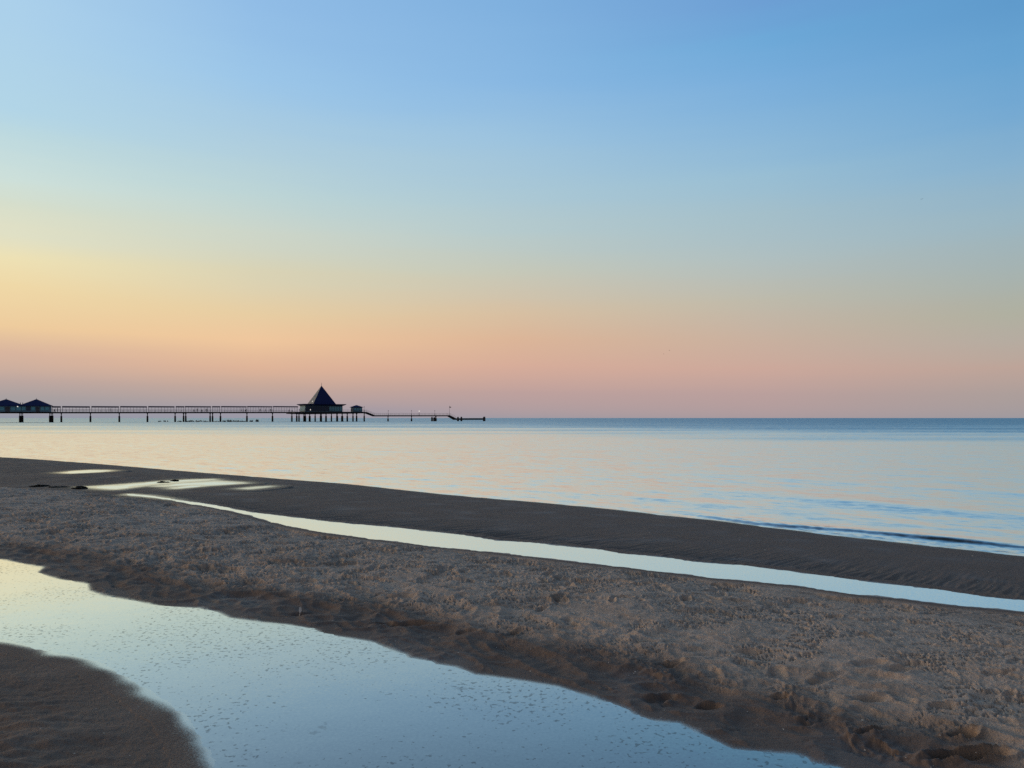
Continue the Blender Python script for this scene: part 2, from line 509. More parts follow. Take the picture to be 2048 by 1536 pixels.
# moisture: how damp the sand is (water edge, wet berm, damp apron)
dmin = np.minimum(np.minimum(G['nearpool'], G['chan']), G['dpud'])
wet = np.exp(-np.maximum(np.minimum(G['nearpool'], G['chan']), 0) / np.where(G['tongue'], 0.22, 0.16))
lowness = np.clip((PL + 0.12 - GZ) / 0.12, 0, 1)
wet = np.maximum(wet, np.where(G['bank'], 0.62 * np.clip(lowness, 0, 1) * sstep(1.9, 0.4, G['nearpool']), 0))
wet = np.maximum(wet, np.where(G['bank'], 0.70 * (1 - sstep(0.45, 1.15, G['nearpool'] + 0.12 * perlin(GX / 0.5, GY / 0.5, 151))), 0))
wet = np.maximum(wet, np.where(G['tongue'], 0.60, 0))
wet = np.maximum(wet, np.where(G['seaward'], 0.66, 0))
wet = np.maximum(wet, np.where(G['seaward'] & (G['dsea'] > 0), 0.75 * np.exp(-np.maximum(G['dsea'], 0) / 0.5), 0))
wet = np.maximum(wet, np.exp(-np.maximum(G['dpud'], 0) / 0.5) * 0.95)
streamy = np.exp(-np.maximum(G['chan'], 0) / 0.7) * sstep(14, 18, D2) * 0.9
wet = np.maximum(wet, streamy)
wet = np.maximum(wet, np.where(G['bank'], 0.28 * sstep(0.05, 0.6, fbm(GX / 1.2, GY / 1.0, 2, 161)), 0))
wet = np.clip(wet + 0.10 * fbm(GX / 0.8, GY / 0.8, 2, 131) * (wet < 0.9), 0, 1).astype(np.float32)

film = np.where(G['tongue'], np.exp(-np.maximum(G['nearpool'] + 0.06 * perlin(GX / 0.3, GY / 0.3, 141), 0) / 0.06), 0)
film = np.maximum(film, np.where(G['bank'], 0.8 * np.exp(-np.maximum(G['nearpool'], 0) / 0.03), 0))
film = np.maximum(film, 0.75 * np.exp(-np.maximum(G['dpud'], 0) / 0.35))
film = np.maximum(film, np.exp(-np.maximum(G['chan'], 0) / 0.35) * sstep(15, 18, D2) * 0.55)
film = np.maximum(film, np.where(G['seaward'], 0.7 * np.exp(-np.maximum(G['dsea'], 0) / 0.12), 0))
fbase = sstep(0.52, 0.60, 0.5 + 0.5 * fbm(GX / 1.5, GY / 0.35, 3, 143)) * 0.22 * np.exp(-(np.maximum(G['dpud'], 0) / 2.0) ** 2) * G['seaward'] * sstep(200, 330, pxs_grid)
film = np.maximum(film, fbase)

gxc, gyc = unproj(370, 1034, 0.36)
gu = (GX - gxc) * 0.78 - (GY - gyc) * 0.625
gv = (GX - gxc) * 0.625 + (GY - gyc) * 0.78
grit_mask = 0.75 * np.exp(-(gu / 1.6) ** 2 - (gv / 0.55) ** 2) * sstep(-0.4, 0.3, fbm(GX / 0.5, GY / 0.5, 2, 171)) * (G['chan'] > 0.1)


def grid_mesh(name, X, Y, Z, wrap=False, attrs=None, keep=None):
    nr, nc = X.shape
    idx = np.arange(nr * nc, dtype=np.int32).reshape(nr, nc)
    q = np.stack([idx[:-1, :-1], idx[:-1, 1:], idx[1:, 1:], idx[1:, :-1]], -1)
    if keep is not None:
        q = q[keep]
    q = q.reshape(-1, 4)[:, ::-1]
    me = bpy.data.meshes.new(name)
    co = np.stack([X, Y, Z], -1).astype(np.float32).reshape(-1)
    me.vertices.add(nr * nc)
    me.vertices.foreach_set('co', co)
    me.loops.add(q.size)
    me.loops.foreach_set('vertex_index', np.ascontiguousarray(q).reshape(-1))
    me.polygons.add(len(q))
    me.polygons.foreach_set('loop_start', np.arange(0, q.size, 4, dtype=np.int32))
    me.update(calc_edges=True)
    me.polygons.foreach_set('use_smooth', np.ones(len(q), bool))
    for k, v in (attrs or {}).items():
        a = me.attributes.new(k, 'FLOAT', 'POINT')
        a.data.foreach_set('value', v.astype(np.float32).reshape(-1))
    me.update()
    return me


def link(name, me, material=None, parent=None):
    o = bpy.data.objects.new(name, me)
    COL.objects.link(o)
    if material:
        me.materials.clear()
        me.materials.append(material)
    if parent:
        o.parent = parent
    return o


# ------------------------------------------------------------------ materials
def new_mat(name):
    m = bpy.data.materials.new(name)
    m.use_nodes = True
    t = m.node_tree
    t.nodes.clear()
    out = N(t, 'ShaderNodeOutputMaterial')
    return m, t, out


def noise(t, vec, scale, detail=3.0, rough=0.55, out=0):
    n = N(t, 'ShaderNodeTexNoise')
    n.inputs['Scale'].default_value = scale
    n.inputs['Detail'].default_value = detail
    n.inputs['Roughness'].default_value = rough
    t.links.new(vec, n.inputs['Vector'])
    return n.outputs[out]


def mapping(t, vec, scale=(1, 1, 1), rot=(0, 0, 0), loc=(0, 0, 0)):
    n = N(t, 'ShaderNodeMapping')
    n.inputs['Scale'].default_value = scale
    n.inputs['Rotation'].default_value = rot
    n.inputs['Location'].default_value = loc
    t.links.new(vec, n.inputs['Vector'])
    return n.outputs[0]


def bump(t, h, strength, dist, normal=None):
    n = N(t, 'ShaderNodeBump')
    n.inputs['Strength'].default_value = strength
    n.inputs['Distance'].default_value = dist
    t.links.new(h, n.inputs['Height'])
    if normal is not None:
        t.links.new(normal, n.inputs['Normal'])
    return n.outputs[0]


def simple_mat(name, c, rough=0.7, var=0.25, scale=3.0, metallic=0.0, spec=0.5):
    m, t, out = new_mat(name)
    p = N(t, 'ShaderNodeBsdfPrincipled')
    g = N(t, 'ShaderNodeNewGeometry')
    nz = noise(t, g.outputs['Position'], scale, 4)
    c0 = tuple(x * (1 - var) for x in c) + (1,)
    c1 = tuple(min(1, x * (1 + var)) for x in c) + (1,)
    t.links.new(mixcol(t, nz, c0, c1), p.inputs['Base Color'])
    p.inputs['Roughness'].default_value = rough
    p.inputs['Metallic'].default_value = metallic
    p.inputs['Specular IOR Level'].default_value = spec
    t.links.new(p.outputs[0], out.inputs[0])
    return m


def emit_mat(name, c, s):
    m, t, out = new_mat(name)
    e = N(t, 'ShaderNodeEmission')
    e.inputs[0].default_value = c + (1,)
    e.inputs[1].default_value = s
    t.links.new(e.outputs[0], out.inputs[0])
    return m


def sand_material():
    m, t, out = new_mat('beach_sand')
    g = N(t, 'ShaderNodeNewGeometry')
    pos = g.outputs['Position']
    wa = N(t, 'ShaderNodeAttribute', attribute_name='wet')
    w = wa.outputs['Fac']
    n1 = noise(t, pos, 1.3, 4)
    n2 = noise(t, pos, 9.0, 5, 0.65)
    n3 = noise(t, pos, 260.0, 2, 0.7)
    dry_c = mixcol(t, n1, (0.500, 0.390, 0.312, 1), (0.640, 0.512, 0.418, 1))
    dry_c = mixcol(t, mrange(t, n2, 0.35, 0.7), dry_c, (0.46, 0.36, 0.285, 1))
    wet_c = mixcol(t, n1, (0.138, 0.100, 0.080, 1), (0.175, 0.128, 0.104, 1))
    col = mixcol(t, mrange(t, w, 0.10, 0.72), dry_c, wet_c)
    grain = mixcol(t, n3, (0.72, 0.72, 0.72, 1), (1.28, 1.28, 1.28, 1))
    col = mixcol(t, 1.0, col, grain, 'MULTIPLY')
    # shell grit: sparse pale specks
    vo = N(t, 'ShaderNodeTexVoronoi', feature='F1')
    vo.inputs['Scale'].default_value = 26.0
    t.links.new(pos, vo.inputs['Vector'])
    vs = N(t, 'ShaderNodeSeparateColor')
    t.links.new(vo.outputs['Color'], vs.inputs[0])
    spot = math_node(t, 'MULTIPLY', math_node(t, 'LESS_THAN', vo.outputs['Distance'], 0.12), math_node(t, 'GREATER_THAN', vs.outputs[0], 0.955))
    col = mixcol(t, math_node(t, 'MULTIPLY', spot, 0.8), col, (0.6, 0.56, 0.5, 1))
    ga = N(t, 'ShaderNodeAttribute', attribute_name='grit')
    gs = mrange(t, noise(t, pos, 38.0, 3, 0.7), 0.50, 0.60)
    col = mixcol(t, math_node(t, 'MULTIPLY', ga.outputs['Fac'], gs), col, (0.62, 0.58, 0.54, 1))
    p = N(t, 'ShaderNodeBsdfPrincipled')
    t.links.new(col, p.inputs['Base Color'])
    rough = mrange(t, w, 0.6, 1.0, 0.85, 0.34)
    t.links.new(rough, p.inputs['Roughness'])
    t.links.new(mrange(t, w, 0.3, 1.0, 0.08, 0.5), p.inputs['Specular IOR Level'])
    hh = math_node(t, 'ADD', math_node(t, 'MULTIPLY', n3, 0.35), math_node(t, 'ADD', noise(t, pos, 60.0, 4, 0.6), noise(t, mapping(t, pos, (1, 2.2, 1)), 22.0, 3, 0.6)))
    amt = mrange(t, w, 0.4, 1.0, 1.0, 0.25)
    b = N(t, 'ShaderNodeBump')
    b.inputs['Distance'].default_value = 0.016
    t.links.new(math_node(t, 'MULTIPLY', amt, 0.7), b.inputs['Strength'])
    t.links.new(hh, b.inputs['Height'])
    t.links.new(b.outputs[0], p.inputs['Normal'])
    # a film of water still standing on the sand beside the pools
    fa = N(t, 'ShaderNodeAttribute', attribute_name='film')
    speck = noise(t, pos, 180.0, 3, 0.6)
    film = mrange(t, math_node(t, 'ADD', fa.outputs['Fac'], math_node(t, 'MULTIPLY', math_node(t, 'SUBTRACT', speck, 0.5), 1.1)), 0.15, 0.95)
    gl = N(t, 'ShaderNodeBsdfGlossy')
    gl.inputs['Color'].default_value = (1.0, 0.925, 0.80, 1)
    gl.inputs['Roughness'].default_value = 0.12
    lw = N(t, 'ShaderNodeLayerWeight')
    lw.inputs['Blend'].default_value = 0.5
    lev = N(t, 'ShaderNodeCombineXYZ')      # the film lies level whatever the sand does
    sy_ = N(t, 'ShaderNodeSeparateXYZ')
    t.links.new(pos, sy_.inputs[0])
    t.links.new(mrange(t, sy_.outputs[1], 5.0, 20.0, -0.022, -0.08), lev.inputs[1])
    lev.inputs[2].default_value = 1.0
    ln = N(t, 'ShaderNodeVectorMath', operation='NORMALIZE')
    t.links.new(lev.outputs[0], ln.inputs[0])
    t.links.new(ln.outputs[0], gl.inputs['Normal'])
    t.links.new(ln.outputs[0], lw.inputs['Normal'])
    fr = math_node(t, 'MAXIMUM', math_node(t, 'SUBTRACT', math_node(t, 'MULTIPLY', lw.outputs['Facing'], 2.52), 1.0), 0.0)
    ms = N(t, 'ShaderNodeMixShader')
    t.links.new(math_node(t, 'MULTIPLY', math_node(t, 'MINIMUM', fr, 1.0), film), ms.inputs[0])
    t.links.new(p.outputs[0], ms.inputs[1])
    t.links.new(gl.outputs[0], ms.inputs[2])
    t.links.new(ms.outputs[0], out.inputs[0])
    return m


def water_shader(t, out, normal, rough, f0, gain, power, body, extra=None, tint=(1, 1, 1, 1)):
    """mirror layer over a dark body, reflecting more the flatter it is seen"""
    gl = N(t, 'ShaderNodeBsdfGlossy')
    gl.inputs['Color'].default_value = tint
    if isinstance(rough, float):
        gl.inputs['Roughness'].default_value = rough
    else:
        t.links.new(rough, gl.inputs['Roughness'])
    df = N(t, 'ShaderNodeBsdfDiffuse')
    if isinstance(body, tuple):
        df.inputs['Color'].default_value = body
    else:
        t.links.new(body, df.inputs['Color'])
    lw = N(t, 'ShaderNodeLayerWeight')
    lw.inputs['Blend'].default_value = 0.5
    if normal is not None:
        t.links.new(normal, gl.inputs['Normal'])
        t.links.new(normal, lw.inputs['Normal'])
    graz = math_node(t, 'POWER', lw.outputs['Facing'], power)     # 1 - cos
    fac = math_node(t, 'MINIMUM', math_node(t, 'MAXIMUM', math_node(t, 'ADD', math_node(t, 'MULTIPLY', graz, gain), f0), 0.05), 1.0)
    if extra is not None:
        fac = math_node(t, 'MULTIPLY', fac, extra)
    mx = N(t, 'ShaderNodeMixShader')
    t.links.new(fac, mx.inputs[0])
    t.links.new(df.outputs[0], mx.inputs[1])
    t.links.new(gl.outputs[0], mx.inputs[2])
    t.links.new(mx.outputs[0], out.inputs[0])


def pool_material(flecks=True):
    m, t, out = new_mat('pool_water')
    g = N(t, 'ShaderNodeNewGeometry')
    pos = g.outputs['Position']
    rip = noise(t, pos, 14.0, 3)
    rip2 = noise(t, mapping(t, pos, (1, 1, 1)), 2.2, 2)
    h = math_node(t, 'ADD', math_node(t, 'MULTIPLY', rip, 0.12), rip2)
    nrm = bump(t, h, 0.35, 0.004)
    extra = None
    if flecks:
        a = noise(t, pos, 30.0, 2.5, 0.5)
        zone = noise(t, pos, 1.1, 3)
        thr = mrange(t, zone, 0.32, 0.62, 0.71, 0.585)
        fl = N(t, 'ShaderNodeMapRange', interpolation_type='SMOOTHSTEP')
        dlt = math_node(t, 'SUBTRACT', a, thr)
        fl = mrange(t, dlt, -0.004, 0.02)
        big = mrange(t, noise(t, pos, 4.5, 4, 0.6), 0.685, 0.72)
        fin = math_node(t, 'MULTIPLY', mrange(t, noise(t, pos, 75.0, 2), 0.66, 0.72), mrange(t, zone, 0.4, 0.62))
        tot = math_node(t, 'MAXIMUM', math_node(t, 'MULTIPLY', fl, 0.45), math_node(t, 'MAXIMUM', math_node(t, 'MULTIPLY', big, 0.22), math_node(t, 'MULTIPLY', fin, 0.18)))
        extra = math_node(t, 'SUBTRACT', 1.0, tot)
    lean = 0.022 if flecks else 0.020
    if True:            # the shallow stream carries a fine wind ripple
        r = noise(t, pos, 55.0, 2, 0.5, out=1)
        a = N(t, 'ShaderNodeVectorMath', operation='MULTIPLY_ADD')
        t.links.new(r, a.inputs[0])
        a.inputs[1].default_value = (0.10, 0.12, 0) if not flecks else (0.03, 0.04, 0)
        a.inputs[2].default_value = (-0.05 - 0.02, -0.06 - lean, 0) if not flecks else (-0.015, -0.02 - lean, 0)
        b = N(t, 'ShaderNodeVectorMath', operation='ADD')
        t.links.new(a.outputs[0], b.inputs[0])
        t.links.new(nrm, b.inputs[1])
        if not flecks:
            syy_ = N(t, 'ShaderNodeSeparateXYZ')
            t.links.new(pos, syy_.inputs[0])
            fl_ = N(t, 'ShaderNodeCombineXYZ')
            t.links.new(mrange(t, syy_.outputs[1], 8.0, 18.0, 0.0, -0.075), fl_.inputs[1])
            b0 = b
            b = N(t, 'ShaderNodeVectorMath', operation='ADD')
            t.links.new(b0.outputs[0], b.inputs[0])
            t.links.new(fl_.outputs[0], b.inputs[1])
        c = N(t, 'ShaderNodeVectorMath', operation='NORMALIZE')
        t.links.new(b.outputs[0], c.inputs[0])
        nrm = c.outputs[0]
    water_shader(t, out, nrm, 0.04 if flecks else 0.12, -1.0 if flecks else -0.3, 2.52 if flecks else 1.6, 1.0, (0.09, 0.075, 0.065, 1), extra, (1.0, 0.94, 0.85, 1) if flecks else (1.0, 0.985, 0.94, 1))
    return m


def sea_material():
    m, t, out = new_mat('sea_water')
    g = N(t, 'ShaderNodeNewGeometry')
    pos = g.outputs['Position']
    sp = N(t, 'ShaderNodeSeparateXYZ')
    t.links.new(pos, sp.inputs[0])
    dist = math_node(t, 'ADD', sp.outputs[1], math_node(t, 'MULTIPLY', math_node(t, 'MAXIMUM', sp.outputs[0], 0.0), 1.0))
    patches = noise(t, mapping(t, pos, (0.012, 0.04, 1)), 1.0, 4)
    dist = math_node(t, 'MULTIPLY', dist, mrange(t, patches, 0.3, 0.7, 0.6, 1.5, 'LINEAR'))
    steep = math_node(t, 'DIVIDE', 100.0, math_node(t, 'MAXIMUM', dist, 1.0))     # about how flat one looks along it
    ruf = mrange(t, steep, 1.25, 0.05)
    rot = (0, 0, R(38.7))
    # small wind ripples: slopes as a vector noise, longer along the crests
    wv = mapping(t, mapping(t, pos, (1, 1, 1), rot), (0.45, 1.0, 1.0))
    s1 = noise(t, wv, 7.5, 4, 0.65, out=1)
    s2 = noise(t, wv, 0.55, 3, 0.5, out=1)

    def centred(c, k):
        n = N(t, 'ShaderNodeVectorMath', operation='SUBTRACT')
        t.links.new(c, n.inputs[0])
        n.inputs[1].default_value = (0.5, 0.5, 0.5)
        n2 = N(t, 'ShaderNodeVectorMath', operation='MULTIPLY')
        t.links.new(n.outputs[0], n2.inputs[0])
        n2.inputs[1].default_value = k
        return n2.outputs[0]

    def add(a, b):
        n = N(t, 'ShaderNodeVectorMath', operation='ADD')
        t.links.new(a, n.inputs[0])
        if isinstance(b, tuple):
            n.inputs[1].default_value = b
        else:
            t.links.new(b, n.inputs[1])
        return n.outputs[0]

    def scale(a, f):
        n = N(t, 'ShaderNodeVectorMath', operation='SCALE')
        t.links.new(a, n.inputs[0])
        if isinstance(f, (int, float)):
            n.inputs['Scale'].default_value = f
        else:
            t.links.new(f, n.inputs['Scale'])
        return n.outputs[0]
    s3 = noise(t, wv, 2.4, 2, 0.5, out=1)
    slopes = add(centred(s1, (0.40, 0.50, 0)), add(centred(s2, (0.05, 0.06, 0)), centred(s3, (0.20, 0.38, 0))))
    slopes = scale(slopes, mrange(t, ruf, 0, 1, 0.50, 1.3, 'LINEAR'))
    calm = mrange(t, sp.outputs[1], 12.0, 60.0, 0.038, 0.056)
    lean_amt = math_node(t, 'ADD', calm, math_node(t, 'MULTIPLY', ruf, 0.17))
    # the faces one sees of a ruffled sea lean to the shore
    lean = N(t, 'ShaderNodeCombineXYZ')
    t.links.new(math_node(t, 'MULTIPLY', lean_amt, -0.25), lean.inputs[0])
    t.links.new(math_node(t, 'MULTIPLY', lean_amt, -1.0), lean.inputs[1])
    nv = add(add(g.outputs['Normal'], slopes), lean.outputs[0])
    nn = N(t, 'ShaderNodeVectorMath', operation='NORMALIZE')
    t.links.new(nv, nn.inputs[0])
    fo = N(t, 'ShaderNodeAttribute', attribute_name='foam')
    body = mixcol(t, fo.outputs['Fac'], (0.040, 0.050, 0.050, 1), (0.75, 0.75, 0.72, 1))
    keep = math_node(t, 'MULTIPLY', mrange(t, ruf, 0, 1, 1.0, 0.60, 'LINEAR'), math_node(t, 'SUBTRACT', 1.0, math_node(t, 'MULTIPLY', fo.outputs['Fac'], 0.85)))
    water_shader(t, out, nn.outputs[0], mrange(t, ruf, 0, 1, 0.20, 0.18), -1.36, 2.85, 1.0, body, keep, (1.0, 0.965, 0.91, 1))
    return m


M_SAND = sand_material()
M_POOL = pool_material(True)
M_CHAN = pool_material(False)
M_SEA = sea_material()

ground = link('beach_ground', grid_mesh('beach_ground', GX, GY, GZ, attrs={'wet': wet, 'film': film, 'grit': grit_mask}), M_SAND)
ground['kind'] = 'structure'


# ------------------------------------------------------------------ standing water on the beach
def water_sheet(name, poly, z, mat, grow):
    """a level sheet a little larger than the hollow it fills; the sand rises through its rim"""
    P = [Vector((p[0], p[1], 0)) for p in poly]
    n = len(P)
    area = sum(P[i].x * P[(i + 1) % n].y - P[(i + 1) % n].x * P[i].y for i in range(n))
    sgn = 1 if area > 0 else -1
    q = []
    for i in range(n):
        e = (P[(i + 1) % n] - P[i - 1])
        e.normalize()
        q.append(P[i] + Vector((e.y, -e.x, 0)) * grow * sgn)
    me = bpy.data.meshes.new(name)
    bm = bmesh.new()
    vs = [bm.verts.new((p.x, p.y, z)) for p in q]
    f = bm.faces.new(vs)
    bmesh.ops.triangulate(bm, faces=[f])
    bmesh.ops.recalc_face_normals(bm, faces=bm.faces)
    for f in bm.faces:
        if f.normal.z < 0:
            f.normal_flip()
    bm.to_mesh(me)
    bm.free()
    o = link(name, me, mat)
    o['kind'] = 'structure'
    return o


water_sheet('tidal_pool_water', pool_w, PL, M_POOL, 0.10)
water_sheet('channel_water', chan_w, PL, M_CHAN, 0.07)
for p in pud_w:
    water_sheet('puddle_water', p, PUDZ, M_CHAN, 0.12)

# ------------------------------------------------------------------ the sea
sa = np.concatenate([np.linspace(R(-100), R(-38), 60)[:-1], np.linspace(R(-38), R(38), 900), np.linspace(R(38), R(130), 90)[1:]])
sdv = np.concatenate([np.geomspace(7.0, 60, 620), np.geomspace(60, 400, 160)[1:], np.geomspace(400, 90000, 40)[1:]])
SA, SDm = np.meshgrid(sa, sdv)
SX = np.sin(SA) * SDm
SY = np.cos(SA) * SDm
ssea = -sdf(SX.astype(np.float32), SY.astype(np.float32), sea_w)      # distance out from the water's edge
tt = SX * 0.78 - SY * 0.625
vv = SX * 0.625 + SY * 0.78
wob = 0.5 * perlin(tt / 5.0, vv / 9.0, 201) + 0.18 * perlin(tt / 1.4, vv / 3.0, 203)


def crest(s0, amp, wf, wb, tmask):
    s = ssea + wob - s0
    return amp * tmask * np.where(s < 0, np.exp(-(s / wf) ** 2), np.exp(-(s / wb) ** 2))


rightness = sstep(-9.5, -4.5, tt)
SZ = crest(0.46, 0.050, 0.11, 0.6, sstep(-8.5, -3.5, tt) * (0.75 + 0.5 * perlin(tt / 1.5, tt / 3.1, 205)))
SZ += crest(5.0, 0.060, 0.65, 1.2, sstep(-12, -6, tt) * (0.7 + 0.6 * perlin(tt / 3.0, vv / 5, 207)))
SZ += crest(10.3, 0.040, 0.7, 1.2, sstep(-20, -10, tt) * (0.6 + 0.8 * perlin(tt / 3.5, vv / 5, 209)))
SZ += crest(16.0, 0.035, 0.8, 1.3, (0.5 + 0.9 * perlin(tt / 5.0, vv / 5, 211)))
SZ += crest(2.2, 0.022, 0.3, 0.6, (0.4 + 1.0 * perlin(tt / 2.0, vv / 5, 213)))
SZ += 0.016 * np.abs(perlin(tt / 0.22, vv / 0.12, 219)) * np.exp(-((ssea - 0.35) / 0.4) ** 2) * sstep(-10, -4, tt)
fadeF = 1 - sstep(30, 75, SDm)
SZ += (0.0025 * fbm(tt / 1.2, vv / 0.55, 2, 215) + 0.007 * perlin(tt / 4.0, vv / 1.7, 217)) * fadeF * sstep(0.3, 3.0, ssea)
SZ = SZ * (1 - sstep(60, 140, SDm))
foam = np.exp(-((ssea - 0.10 + 0.12 * wob) / 0.05) ** 2) * sstep(-9, -4, tt) * sstep(-0.05, 0.35, fbm(tt / 0.5, vv / 0.12, 3, 221))
foam = np.maximum(foam, 0.5 * np.exp(-((ssea + 0.5 * wob - 0.62) / 0.06) ** 2) * sstep(-8, -3, tt) * sstep(0.1, 0.45, fbm(tt / 0.25, vv / 0.1, 3, 223)))
seab = link('sea', grid_mesh('sea', SX, SY, SZ.astype(np.float32), attrs={'foam': foam}), M_SEA)
seab['kind'] = 'structure'

# ================================================================== objects
def tag(o, label, cat, group=None):
    o['label'] = label
    o['category'] = cat
    if group:
        o['group'] = group
    return o


def empty(name, loc, rz=0.0):
    o = bpy.data.objects.new(name, None)
    o.empty_display_size = 0.5
    COL.objects.link(o)
    o.location = loc
    o.rotation_euler = (0, 0, rz)
    return o


def copy_tree(o, parent=None):
    c = o.copy()
    COL.objects.link(c)
    c.parent = parent
    for ch in list(o.children):
        copy_tree(ch, c)
    return c


class MB:
    """collects shapes for one mesh"""

    def __init__(self):
        self.bm = bmesh.new()

    def box(self, x0, x1, y0, y1, z0, z1):
        b = self.bm
        v = [b.verts.new(p) for p in ((x0, y0, z0), (x1, y0, z0), (x1, y1, z0), (x0, y1, z0), (x0, y0, z1), (x1, y0, z1), (x1, y1, z1), (x0, y1, z1))]
        for f in ((0, 3, 2, 1), (4, 5, 6, 7), (0, 1, 5, 4), (1, 2, 6, 5), (2, 3, 7, 6), (3, 0, 4, 7)):
            b.faces.new([v[i] for i in f])
        return self

    def loft(self, rings, cap=True):
        b = self.bm
        vr = [[b.verts.new(p) for p in r] for r in rings]
        n = len(vr[0])
        for a, c in zip(vr, vr[1:]):
            for i in range(n):
                b.faces.new((a[i], a[(i + 1) % n], c[(i + 1) % n], c[i]))
        if cap:
            b.faces.new(vr[0][::-1])
            b.faces.new(vr[-1])
        return self

    def lathe(self, prof, cx=0, cy=0, n=10, sq=None):
        rings = []
        for r, z in prof:
            rings.append([(cx + r * math.cos(2 * math.pi * i / n), cy + r * math.sin(2 * math.pi * i / n), z) for i in range(n)])
        return self.loft(rings)

    def tube(self, p, q, r, n=6, r2=None):
        p, q = Vector(p), Vector(q)
        d = (q - p).normalized()
        a = d.orthogonal().normalized()
        c = d.cross(a)
        rr = r if r2 is None else r2
        return self.loft([[tuple(o + a * k * math.cos(2 * math.pi * i / n) + c * k * math.sin(2 * math.pi * i / n)) for i in range(n)]
                          for o, k in ((p, r), (q, rr))])

    def poly(self, pts):
        b = self.bm
        b.faces.new([b.verts.new(p) for p in pts])
        return self

    def solid(self, pts, faces):
        b = self.bm
        v = [b.verts.new(p) for p in pts]
        for f in faces:
            b.faces.new([v[i] for i in f])
        return self

    def build(self, name, mat, parent=None, smooth=False):
        bmesh.ops.recalc_face_normals(self.bm, faces=self.bm.faces)
        me = bpy.data.meshes.new(name)
        self.bm.to_mesh(me)
        self.bm.free()
        if smooth:
            for f in me.polygons:
                f.use_smooth = True
        return link(name, me, mat, parent)


M_PILE = simple_mat('tarred_steel', (0.018, 0.018, 0.020), 0.75, 0.4, 1.0, spec=0.2)
M_DECK = simple_mat('weathered_deck', (0.022, 0.022, 0.026), 0.8, 0.3, 1.0, spec=0.2)
M_FRAME = simple_mat('dark_frame', (0.075, 0.077, 0.092), 0.6, 0.2, 2.0, spec=0.3)
M_ROOF = simple_mat('slate_roof', (0.018, 0.028, 0.105), 0.85, 0.3, 0.8, spec=0.1)
M_ROOFL = simple_mat('sky_sheen_roof', (0.17, 0.17, 0.19), 0.6, 0.12, 0.8)  # lighter grey with the sky's reflection put into the base colour
M_WALL = simple_mat('blue_board', (0.13, 0.24, 0.33), 0.7, 0.25, 1.0)
M_PALE = simple_mat('pale_board', (0.30, 0.34, 0.36), 0.7, 0.2, 1.0)
M_GLASS = simple_mat('window_glass', (0.09, 0.38, 0.48), 0.15, 0.2, 0.6, spec=0.9)
M_DARKGLASS = simple_mat('dark_window_glass', (0.018, 0.036, 0.090), 0.5, 0.2, 0.6, spec=0.6)
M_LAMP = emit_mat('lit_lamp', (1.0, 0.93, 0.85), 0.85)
M_CLOTH = simple_mat('dark_clothes', (0.022, 0.024, 0.035), 0.9, 0.4, 4.0, spec=0.1)
M_HAIR = simple_mat('dark_hair', (0.015, 0.012, 0.010), 0.7, 0.3, 9.0)
M_SHELL = simple_mat('shell', (0.72, 0.68, 0.60), 0.45, 0.15, 90.0)
M_WEED = simple_mat('wet_seaweed', (0.018, 0.018, 0.014), 0.75, 0.5, 9.0, spec=0.25)
M_STUMP = simple_mat('rotten_timber', (0.022, 0.022, 0.020), 0.8, 0.4, 3.0, spec=0.2)
M_BIRD = simple_mat('gull_plumage', (0.14, 0.14, 0.15), 0.8, 0.2, 6.0)
M_FEATHER = simple_mat('white_feather', (0.80, 0.80, 0.78), 0.6, 0.08, 60.0)
M_FLAG = simple_mat('flag_cloth', (0.06, 0.03, 0.03), 0.9, 0.2, 3.0)

# ---- pier axis: starts at the pavilion and runs obliquely out to sea
D0 = 420.0
Q0 = (640 - 1024) / F
UX, UY = 0.864, 0.503
P0 = (Q0 * D0, D0)
ROT = math.atan2(UY, UX)


def along(px):
    q = (px - 1024) / F
    return (q * D0 - P0[0]) / (UX - q * UY)


def depth(px):
    return D0 + UY * along(px)


def hz(px, py):
    return H + (HZ - py) * depth(px) / F


def at_pier(px, y=0.0, z=0.0):
    s = along(px)
    return (P0[0] + UX * s - UY * y, P0[1] + UY * s + UX * y, z)


pier = empty('pier', (P0[0], P0[1], 0), ROT)
tag(pier, 'long dark pier on slender piles running out into the calm sea', 'pier')


def ribbon(pts, y0, y1, name, mat, parent):
    """pts: (px, top row, bottom row)"""
    m = MB()
    rings = []
    for px, ya, yb in pts:
        s = along(px)
        rings.append([(s, y0, hz(px, yb)), (s, y1, hz(px, yb)), (s, y1, hz(px, ya)), (s, y0, hz(px, ya))])
    m.loft(rings)
    return m.build(name, mat, parent)


ribbon([(-260, 823.9, 826.8), (110, 823.9, 826.8), (580, 823.9, 826.4)], -3, 3, 'deck', M_DECK, pier)
ribbon([(580.2, 823.7, 827.6), (614, 823.7, 828.6), (650, 823.7, 828.2), (690, 823.7, 827.6), (717, 823.7, 826.8)], -11, 9, 'pavilion_platform', M_DECK, pier)
ribbon([(717.2, 823.9, 826.3), (731, 823.9, 826.6), (747.5, 830.4, 832.9), (897, 830.4, 832.7), (909, 836.4, 839.6)], -2, 2, 'walkway', M_DECK, pier)
ribbon([(909.1, 836.6, 839.8), (966, 836.4, 839.6)], -2.5, 2.5, 'landing_stage', M_DECK, pier)


